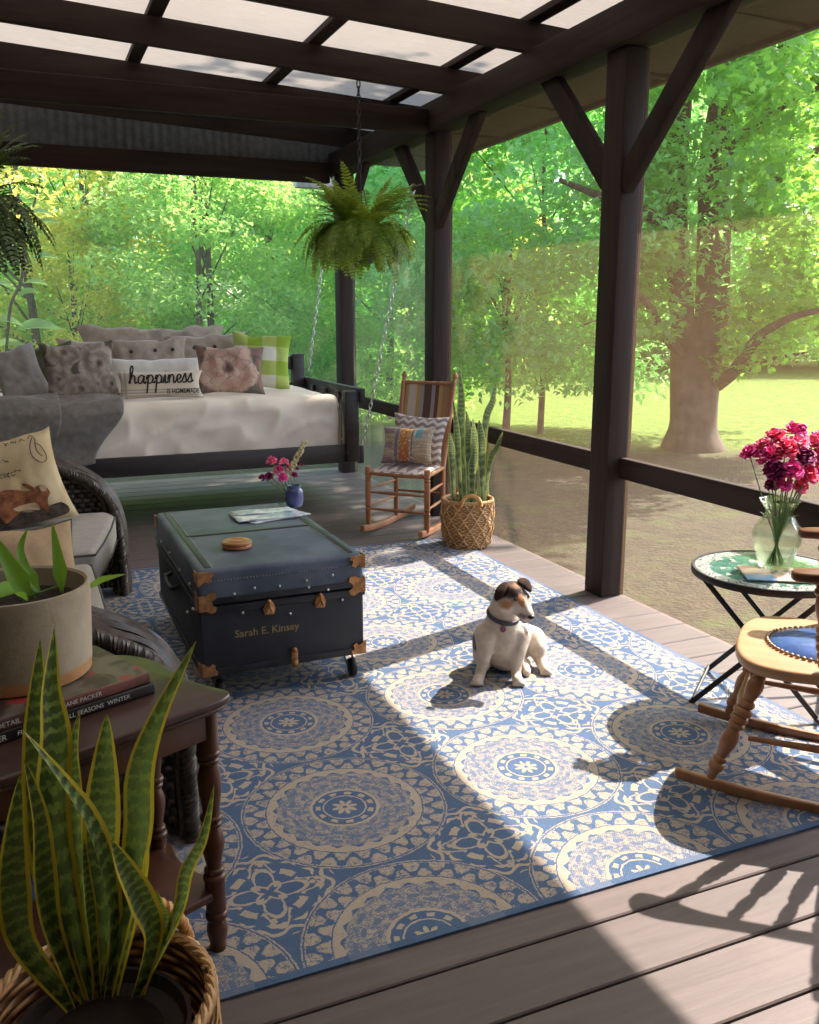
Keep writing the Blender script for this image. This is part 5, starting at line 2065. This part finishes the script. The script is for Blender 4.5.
LV = [  # spine pixels from the soil to the tip, depth offsets, width, fold, twist, face
    ([(80, 975), (68, 905), (52, 815), (54, 740), (50, 690), (54, 628)], .01, .05, .062, .25, 0.5, (.1, -1, .2)),
    ([(55, 960), (45, 880), (38, 800), (36, 740), (37, 690), (40, 640)], .05, .06, .052, .3, .2, (.1, -1, .2)),
    ([(110, 955), (125, 905), (138, 830), (140, 770), (158, 715), (196, 641)], .04, -.02, .052, .3, .6, (-.35, -1, .35)),
    ([(172, 952), (176, 915), (186, 870), (203, 836), (214, 785)], .02, -.02, .026, .5, .3, (-.2, -1, .2)),
    ([(160, 966), (152, 935), (140, 900), (124, 868), (111, 840)], -.03, -.06, .050, .45, .1, (.3, -1, .2)),
    ([(100, 945), (100, 880), (101, 820), (104, 765), (107, 714)], .07, .09, .066, .3, -.2, (.15, -1, .2)),
    ([(82, 940), (78, 850), (75, 790), (73, 750), (80, 710)], .05, .07, .026, .4, .3, (-.3, -1, .2)),
    ([(110, 975), (112, 925), (104, 870), (85, 820), (58, 778), (22, 730)], -.03, -.02, .050, .55, .9, (.6, -1, .1)),
    ([(44, 975), (24, 945), (13, 890), (14, 835), (20, 775)], .02, .02, .056, .3, .1, (.2, -1, .1)),
    ([(70, 990), (52, 930), (42, 870), (38, 815), (24, 760)], -.02, -.02, .044, .4, .3, (.4, -1, .1)),
    ([(168, 955), (166, 930), (160, 905), (156, 890)], .04, .04, .018, .3, 0, (-.2, -1, .1)),
    ([(96, 980), (92, 930), (86, 880), (84, 840)], .0, .0, .022, .5, .3, (.3, -1, .1)),
    ([(120, 950), (132, 890), (136, 830), (135, 770)], .07, .08, .05, .3, .2, (-.2, -1, .1)),
]
for px, d0, d1, w_, fo, tw, fc_ in LV:
    n = len(px)
    sp = []
    for i, q in enumerate(px):
        p = at(q[0], q[1], y=YB + d0 + (d1 - d0) * i / (n - 1))
        if i == 0:
            p = at(q[0], q[1], z=.225)
            dv = p - Vector((BC.x, BC.y, p.z))
            if dv.length > .11:
                p = Vector((BC.x, BC.y, p.z)) + dv.normalized() * .11
            y0_ = p.y
        else:
            k_ = i / (n - 1)
            p = at(q[0], q[1], y=(y0_ + (YB + d1 - y0_) * sm(k_ * 1.2)))
        sp.append(p - S0)
    mb = MB()
    snake_leaf(mb, sp, w_, fc_, fo, tw, .55, 30)
    mb.build('leaf', 'snake_leaf', t, auto=180)

# ------------------------------------------------------------------ the near rocking chair
t = rk = thing('rocking_chair', 'turned wooden armchair rocker with a blue leather seat at the right edge', 'chair', (2.325, 1.985, 0.0), math.radians(-138))
SZ = .452
so = [(-.215, .235), (-.262, .0), (-.275, -.13), (-.245, -.225), (-.15, -.275), (0, -.288), (.15, -.275), (.245, -.225), (.275, -.13), (.262, 0), (.215, .235)]
sq = catmull([(x, y, 0) for x, y in so], 5)
MB().prism([(q.x, q.y) for q in sq], SZ - .038, SZ).build('seat', 'rocker_seat', t, bevel=.014, seg=4)
mb = MB()
ring = [(.155 * math.cos(a), -.02 + .165 * math.sin(a)) for a in [2 * PI * k / 40 for k in range(40)]]
for k in range(56):
    a = 2 * PI * k / 56
    mb.ball((.165 * math.cos(a), -.02 + .175 * math.sin(a), SZ + .004), .0075, 8, 5)
mark(mb.build('stud_border', 'stud', t), kind='stuff')
MB().lathe([(.155, SZ - .001), (.158, SZ + .004), (.150, SZ + .010), (.11, SZ + .017), (.05, SZ + .020), (.001, SZ + .021)], 40, (0, -.02, 0), cap=False, sq=(1, 1.06)).build('leather_pad', 'leather_blue', t)
RL = beads(.022, [('c', .05, .6, .75), ('b', .05, .7, 1.15), ('b', .035, .75, 1.05), ('v', .17, .75, 1.25), ('b', .035, .75, 1.2), ('b', .04, .75, 1.3), ('b', .05, .8, 1.4), ('b', .04, .8, 1.2), ('v', .13, .8, 1.2), ('c', .05, .9, .7)])
AP = beads(.017, [('c', .03, .7, .8), ('b', .05, .75, 1.25), ('b', .05, .75, 1.35), ('b', .05, .8, 1.4), ('b', .05, .75, 1.35), ('b', .05, .75, 1.2), ('v', .18, .7, 1.1), ('b', .04, .7, 1.1), ('c', .05, .8, .6)])


def rz_(y):
    return .016 + .155 * (y - .03) ** 2


for sx in (-1, 1):
    MB().turned((sx * .268, -.315, rz_(-.315) + .018), (sx * .215, -.190, SZ - .03), RL, 16).build('front_leg', 'rocker_wood', t)
    MB().turned((sx * .245, .25, rz_(.25) + .018), (sx * .175, .175, SZ - .03), RL, 16).build('back_leg', 'rocker_wood', t)
    mb = MB()
    N = 22
    vs = []
    for i in range(N + 1):
        y = -.425 + .915 * i / N
        x = sx * (.268 - .03 * (y + .25))
        z = rz_(y)
        for dx, dz in ((-.013, -.016), (.013, -.016), (.013, .018), (-.013, .018)):
            vs.append((x + dx, y, z + dz))
    fs = []
    for i in range(N):
        a = i * 4
        for k in range(4):
            fs.append((a + k, a + 4 + k, a + 4 + (k + 1) % 4, a + (k + 1) % 4))
    fs += [(0, 1, 2, 3), (N * 4 + 3, N * 4 + 2, N * 4 + 1, N * 4)]
    mb.add(vs, fs)
    mb.build('runner', 'rocker_wood', t, bevel=.006, seg=3)
    MB().turned((sx * .245, -.215, .20), (sx * .225, .225, .20), [(.008, 0), (.013, .5), (.008, 1)]).build('stretcher', 'rocker_wood', t)
    # arm with its posts
    pth = [(.285, -.135), (.318, -.12), (.328, -.06), (.310, .03), (.290, .12), (.272, .24), (.258, .325), (.225, .325), (.238, .23), (.252, .12), (.258, .03), (.245, -.06), (.255, -.12)]
    pq = catmull([(sx * x, y, 0) for x, y in pth + pth[:1]], 4)[:-1]
    if sx < 0:
        pq = list(reversed(pq))
    mb = MB().prism([(q.x, q.y) for q in pq], .742, .770)
    mb.v = [(x, y, z + .05 * (y > .2) * (y - .2) + .012 * math.sin((y + .14) * 6)) for x, y, z in mb.v]
    mb.build('arm', 'dark_arm_wood', t, bevel=.008, seg=3)
    MB().turned((sx * .235, -.015, SZ - .005), (sx * .283, -.055, .750), AP, 14).build('arm_post', 'rocker_wood', t)
    MB().turned((sx * .225, .10, SZ - .005), (sx * .272, .11, .760), AP, 14).build('arm_post', 'rocker_wood', t)
    MB().turned((sx * .215, .175, SZ - .005), (sx * .262, .225, .765), AP, 14).build('arm_post', 'rocker_wood', t)
    mb = MB().turned((sx * .195, .205, SZ - .01), (sx * .235, .43, 1.03), beads(.018, [('c', .05, .8, .9), ('b', .04, .8, 1.3), ('b', .04, .8, 1.3), ('v', .3, .8, 1.1), ('b', .03, .75, 1.3), ('b', .03, .75, 1.3), ('v', .3, .8, 1.1), ('b', .04, .8, 1.2), ('c', .08, .9, .7)]), 14)
    mb.build('back_post', 'rocker_wood', t)
MB().turned((-.24, -.255, .235), (.24, -.255, .235), [(.008, 0), (.010, .2), (.017, .5), (.010, .8), (.008, 1)]).build('stretcher', 'rocker_wood', t)
MB().turned((-.24, .235, .22), (.24, .235, .22), [(.008, 0), (.013, .5), (.008, 1)]).build('stretcher', 'rocker_wood', t)
SPN = beads(.010, [('c', .1, .7, .9), ('v', .3, .8, 1.3), ('b', .04, .8, 1.8), ('b', .04, .8, 1.8), ('b', .04, .8, 1.8), ('v', .3, .8, 1.3), ('c', .1, .9, .7)])
for k in range(5):
    x = -.13 + .065 * k
    MB().turned((x * .95, .215 + .01 * (1 - (x / .13) ** 2), SZ - .005), (x * 1.12, .425 + .02 * (1 - (x / .13) ** 2), .985), SPN, 10).build('spindle', 'rocker_wood', t)
mb = MB().grid(lambda u, v: ((u - .5) * .54, .425 + .03 * (1 - (2 * u - 1) ** 2) + .03 * v, .965 + v * (.15 + .03 * math.sin(PI * u))), 20, 6)
mb.build('crest_rail', 'dark_arm_wood', t, solid=.026, auto=180)

# ------------------------------------------------------------------ the folding glass-topped table
GT = Vector((2.597, 2.535, 0))
GH = .535
t = thing('folding_table', 'round folding bistro table with a green mosaic glass top by the screen', 'table', GT, math.radians(40))
GR = .292
MB().lathe([(.001, GH - .006), (GR - .008, GH - .006), (GR - .008, GH + .001), (.001, GH + .001)], 64, cap=False).build('glass_top', 'mosaic_glass', t)
MB().lathe([(GR - .010, GH - .022), (GR, GH - .022), (GR + .001, GH - .002), (GR - .002, GH + .004), (GR - .012, GH + .004), (GR - .010, GH - .008)], 64, cap=False).build('rim', 'black_metal', t)
for sx in (-1, 1):
    for s_ in (-1, 1):
        p, q = Vector((sx * (.17 + .012 * s_), -.22 * s_, GH - .022)), Vector((sx * (.17 + .012 * s_), .235 * s_, .008))
        MB().beam(p, q, .010, .020, Vector((0, 1, 0))).build('leg', 'black_metal', t, bevel=.002)
for s_ in (-1, 1):
    MB().tube([(-.19, .225 * s_, .03), (.19, .225 * s_, .03)], .007, 8).build('foot_bar', 'black_metal', t)
    MB().tube([(-.18, -.2 * s_, GH - .03), (.18, -.2 * s_, GH - .03)], .006, 8).build('top_bar', 'black_metal', t)

mc = at(790, 570, z=GH + .004)
t = thing('magazine', 'glossy magazine with a blue corner under the glass vase', 'magazine', (GT.x - .03, GT.y - .075, GH + .0045), math.radians(-32))
MB().bb(-.135, .135, -.10, .10, 0, .006).build('cover', 'magazine_cover', t, bevel=.002)
vc = at(773, 551, z=GH + .011)
VX, VY = GT.x + .025, GT.y + .005
t = thing('glass_vase', 'clear glass vase of pink carnations on the mosaic table', 'vase', (VX, VY, GH + .011))
MB().lathe([(.001, 0), (.040, 0), (.043, .004), (.050, .03), (.063, .07), (.066, .092), (.060, .112), (.044, .135), (.036, .150), (.038, .162), (.052, .186), (.054, .187), (.050, .186), (.035, .163), (.033, .150), (.041, .133), (.057, .110), (.0625, .092), (.0595, .07), (.047, .032), (.039, .010), (.001, .010)], 40, cap=False).xf(Matrix.Scale(1.42, 4)).build('vase_body', 'clear_glass', t)
MB().lathe([(.001, .0105), (.038, .0105), (.046, .032), (.058, .07), (.061, .09), (.001, .09)], 32, cap=False).xf(Matrix.Scale(1.42, 4)).build('water', 'clear_glass', t)
rf = random.Random(12)
t = thing('carnation_bouquet', 'bunch of hot pink and plum carnations standing in the glass vase', 'flowers', (VX, VY, GH + .04))
CB = t.location.copy()
FL = [(750, 456, 'magenta_petal', .030, .06), (776, 440, 'red_petal', .032, .04), (795, 434, 'magenta_petal', .036, .05), (812, 446, 'pink_petal', .034, .02), (770, 458, 'magenta_petal', .034, .0), (785, 452, 'red_petal', .036, -.03), (802, 460, 'plum_petal', .036, -.05), (775, 473, 'plum_petal', .032, -.04), (790, 472, 'magenta_petal', .034, -.07), (806, 478, 'red_petal', .032, -.06),
      (818, 462, 'pink_petal', .036, -.02), (764, 448, 'pink_petal', .028, .04), (784, 484, 'magenta_petal', .026, -.04), (822, 440, 'magenta_petal', .034, .05), (812, 472, 'magenta_petal', .032, .03), (797, 446, 'pink_petal', .030, -.03), (772, 486, 'plum_petal', .022, .0), (799, 488, 'red_petal', .024, -.02)]
for px, py, mt, r, dy in FL:
    p = at(px, py, y=VY + dy) - CB
    fo = MB()
    blossom(fo, p, r * 1.45, rf, 44, (p - Vector((0, 0, .12)) + Vector((-.05, -.10, .05))).normalized())
    f_ = fo.build('flower', mt, t, smooth=False)
    mb = MB().tube(catmull([(-p.x * .18 + rf.uniform(-.012, .012), -p.y * .18 + rf.uniform(-.012, .012), -.015), (p.x * .12, p.y * .12, .10), (p.x * .3, p.y * .3, .16), p], 4), .0022, 5)
    mb.build('stem', 'stem_green', f_)
mb = MB()
for k in range(9):
    a = rf.uniform(0, 6.28)
    d = Vector((math.cos(a), math.sin(a), 0))
    snake_leaf(mb, [d * .01 + Vector((0, 0, .08)), d * .022 + Vector((0, 0, .13)), d * .045 + Vector((0, 0, .17)), d * .075 + Vector((0, 0, .185))], .012, (0, 0, 1), .2, 0, .5, 8)
mb.build('leaves', 'stem_green', t)

# ------------------------------------------------------------------ the dog
m, b = new_mat('dog_coat')
v, x, y, z = coords()


def ball_mask(c_, r, soft=.012, s_=(1, 1, 1)):
    dx, dy, dz = (x - c_[0]) / s_[0], (y - c_[1]) / s_[1], (z - c_[2]) / s_[2]
    d = (dx * dx + dy * dy + dz * dz).sqrt() + (noise(v, 45, 3) - .5) * .028
    return d.step(r + soft, r - soft)


c = mixc(noise(v, 30, 4).step(.3, .7), (0.50, 0.42, 0.34), (0.62, 0.55, 0.46))
c = mixc(ball_mask((.0, .03, .10), .06) * .35, c, (0.55, 0.36, 0.27))
DO = Vector((1.75, 3.15, 0.008))


def D(px, py, y=None, z=None):
    return (at(px, py, y=y) if z is None else at(px, py, z=z + DO.z)) - DO


SK = D(512, 594, 3.08)
MZ_ = D(523, 607, 3.03)
NS = D(529.5, 616, 2.995)
CH = D(503, 634, 3.125)
RU = D(509, 645, 3.30)
c = mixc(ball_mask(D(478, 634, 3.23), .055, .01, (.7, 1, 1.5)), c, (0.10, 0.075, 0.06))
c = mixc(ball_mask(D(526, 629, 3.07), .014, .005, (.9, 3, 1.6)), c, (0.09, 0.06, 0.05))
dark = ball_mask(SK + Vector((.0, .010, .012)), .078, .008)
c = mixc(dark, c, (0.030, 0.016, 0.011))
c = mixc(ball_mask(D(507, 605, 3.03), .020, .010, (1, 2, 1)), c, (0.42, 0.19, 0.085))
c = mixc(ball_mask(D(510, 613, 3.03), .020, .010, (1.5, 2, .7)), c, (0.64, 0.56, 0.48))
c = mixc(ball_mask(D(523, 600, 3.0), .013, .006, (1, 3, 1.5)), c, (0.36, 0.15, 0.055))
c = mixc(ball_mask(D(529, 593, 3.0), .011, .006, (1, 3, 1)), c, (0.36, 0.16, 0.06))
c = mixc(ball_mask(D(524, 588, 3.02), .009, .006, (.8, 3, 1.6)), c, (0.42, 0.36, 0.30))
c = mixc(ball_mask(D(517, 586, 3.04), .010, .008, (2.2, 3, .8)), c, (0.26, 0.14, 0.07))
c = mixc(ball_mask(D(518, 612, 3.0), .026, .008, (1.3, 2, .8)), c, (0.64, 0.56, 0.48))
c = mixc(ball_mask(D(531, 609, 2.98), .013, .005, (.7, 3, 1.4)), c, (0.66, 0.58, 0.51))
c = mixc(ball_mask(D(524, 617, 2.98), .012, .008, (1.6, 3, .7)), c, (0.22, 0.17, 0.15))
c = mixc(ball_mask(D(526, 606, 2.98), .009, .005, (.8, 3, 1.7)), c, (0.34, 0.15, 0.06))
setc(b, c)
b.inputs['Roughness'].default_value = 0.75
bump(b, noise(vec(x * 90.0, y * 90.0, z * 30.0), 2.0, 3), 0.35, 0.004)
plain('dog_ear', (0.026, 0.014, 0.010), 0.8, c2=(0.050, 0.026, 0.016), scale=40)
MATS['dog_ear'].node_tree.nodes['Principled BSDF'].inputs['Specular IOR Level'].default_value = 0.15
plain('dog_nose', (0.012, 0.010, 0.010), 0.3)
plain('dog_eye', (0.010, 0.006, 0.004), 0.08)
plain('collar_strap', (0.030, 0.035, 0.055), 0.6)
plain('tag_metal', (0.20, 0.07, 0.12), 0.35, 0.4)

DB = MB()


def cap_(p, q, r0, r1):
    p, q = Vector(p), Vector(q)
    n = max(2, int((q - p).length / (min(r0, r1) * .35)) + 1)
    for i in range(n + 1):
        k = i / n
        DB.ball(p.lerp(q, k), r0 + (r1 - r0) * k, 14, 10)


def chain_(*ps):
    for (p, r), (q, s_) in zip(ps, ps[1:]):
        cap_(p, q, r, s_)


chain_((RU, .098), (D(506, 640, 3.22), .104), (D(503, 636, 3.15), .090))          # trunk
chain_((D(503, 640, 3.14), .086), (D(505, 650, 3.15), .080), (D(507, 652, 3.25), .095))      # chest and belly
chain_((D(502, 627, 3.135), .078), (D(503, 611, 3.12), .062), (SK + Vector((-.005, .02, -.01)), .056))       # neck
DB.ball(SK, (.058, .060, .054), 16, 12)
DB.ball(D(507, 602, 3.06), .042, 14, 10)
DB.ball(D(524, 600, 3.045), .034, 14, 10)
chain_((D(517, 601, 3.045), .042), (MZ_, .034), (NS, .022))
chain_((D(519, 609, 3.04), .030), (D(525, 617, 3.0), .020))
chain_((D(486, 634, 3.13), .050), (D(485, 649, 3.11), .036), (D(483, 664, 3.105), .026), (D(480.5, 674, z=.03), .022), (D(478, 680, z=.020), .023))
chain_((D(478, 680, z=.020), .022), (D(476, 683, z=.015), .017))
for dx in (-5, 0, 5):
    cap_(D(478 + dx * .6, 680, z=.018), D(476.5 + dx, 684.5, z=.010), .012, .010)
chain_((D(520, 636, 3.10), .048), (D(518, 651, 3.07), .034), (D(516, 665, 3.065), .025), (D(516, 675, z=.028), .022), (D(518, 681, z=.019), .023))
for dx in (-5, 0, 5):
    cap_(D(518 + dx * .6, 681, z=.017), D(519 + dx, 685, z=.010), .012, .010)
chain_((D(524, 640, 3.26), .075), (D(532, 640, 3.20), .062), (D(537, 648, 3.16), .044), (D(540, 658, 3.145), .030), (D(543, 666, z=.025), .024), (D(546, 671, z=.018), .021))
for dx in (-4, 1, 5):
    cap_(D(545 + dx * .6, 670, z=.016), D(546 + dx, 674, z=.010), .011, .010)
chain_((D(512, 656, 3.2), .05), (D(520, 664, 3.16), .034), (D(525, 668, z=.022), .024), (D(527, 673, z=.014), .018))
chain_((D(488, 640, 3.24), .07), (D(484, 655, 3.22), .05), (D(484, 664, 3.19), .03))
cap_(RU + Vector((0, .08, -.04)), RU + Vector((-.05, .15, -RU.z + .03)), .022, .014)
dog = thing('dog', 'small white dog with a dark brown head sitting on the sunlit rug, wearing a collar', 'dog', DO)
body = DB.build('body', 'dog_coat', dog, auto=180)
md = body.modifiers.new('skin', 'REMESH')
md.mode = 'VOXEL'
md.voxel_size = .0065
md.use_smooth_shade = True
md = body.modifiers.new('soften', 'SMOOTH')
md.iterations = 9
md.factor = .5
bpy.context.view_layer.update()
dg = bpy.context.evaluated_depsgraph_get()
me = bpy.data.meshes.new_from_object(body.evaluated_get(dg))
body.modifiers.clear()
old = body.data
body.data = me
me.name = 'body'
me.polygons.foreach_set('use_smooth', [True] * len(me.polygons))
bm = bmesh.new()
bm.from_mesh(me)
from mathutils.bvhtree import BVHTree
bv = BVHTree.FromBMesh(bm)


def surf(px, py):
    d = (_r * ((px - W / 2) / FPX) + _d * ((py - H / 2) / FPX) + _f).normalized()
    h = bv.ray_cast(CAM - DO, d)
    return (h[0], h[1]) if h[0] is not None else (SK, Vector((0, -1, 0)))


for px, py in ((515.5, 599.5), (528.5, 596.5)):
    p, n = surf(px, py)
    MB().ball(p - n * .002, .0072, 12, 8).build('eye', 'dog_eye', dog)
p, n = surf(530.5, 617)
MB().ball(p + Vector((.002, -.002, 0)), (.014, .012, .010), 14, 10).build('nose', 'dog_nose', dog)
# ears: folded flaps
for pts in (((510, 581, 3.065), (504, 580, 3.085), (498, 584, 3.085), (494, 590, 3.07), (493, 600, 3.05), (498, 602, 3.035), (505, 592, 3.03)),
            ((514, 582, 3.07), (520, 578, 3.085), (527, 579, 3.075), (531, 585, 3.055), (531.5, 594, 3.035), (527, 592, 3.035), (522, 587, 3.05))):
    ps = [D(*q) for q in pts]
    cn = sum(ps, Vector()) / len(ps) + Vector((-.004, -.012, .004))
    mb = MB().add([cn] + ps, [(0, 1 + i, 1 + (i + 1) % len(ps)) for i in range(len(ps))])
    mb.build('ear', 'dog_ear', dog, solid=.012, sub=2, auto=180)
# collar: a band round the neck
ax = (SK - D(502, 627, 3.135)).normalized()
cc_ = D(502.5, 614, 3.122)
e1 = ax.orthogonal().normalized()
e2 = ax.cross(e1)
ring = []
for k in range(40):
    a = 2 * PI * k / 40
    d = e1 * math.cos(a) + e2 * math.sin(a)
    h = bv.ray_cast(cc_ + d * .25, -d)
    r = (h[0] - cc_).length if h[0] is not None else .068
    ring.append((d, min(r, .085)))
rs_ = [sum(ring[(k + j) % 40][1] for j in (-2, -1, 0, 1, 2)) / 5 + .003 for k in range(40)]
mb = MB()
vs = []
for k in range(40):
    for h_ in (-.009, .009):
        for q in (-.002, .003):
            vs.append(cc_ + ring[k][0] * (rs_[k] + q) + ax * h_)
fs = []
for k in range(40):
    a, b_ = k * 4, ((k + 1) % 40) * 4
    fs += [(a + 1, b_ + 1, b_ + 3, a + 3), (a, a + 2, b_ + 2, b_), (a, b_, b_ + 1, a + 1), (a + 2, a + 3, b_ + 3, b_ + 2)]
mb.add(vs, fs)
co = mb.build('collar', 'collar_strap', dog, auto=50)
p, n = surf(503, 629)
mb = MB().lathe([(.001, -.002), (.012, -.002), (.013, 0), (.012, .002), (.001, .002)], 18, p + n * .006, n.to_track_quat('Z', 'Y').to_matrix(), cap=False)
mb.tube([p + n * .006 + Vector((0, 0, .012)), p + n * .005 + Vector((-.002, 0, .028))], .002, 6)
mb.build('tag', 'tag_metal', co)
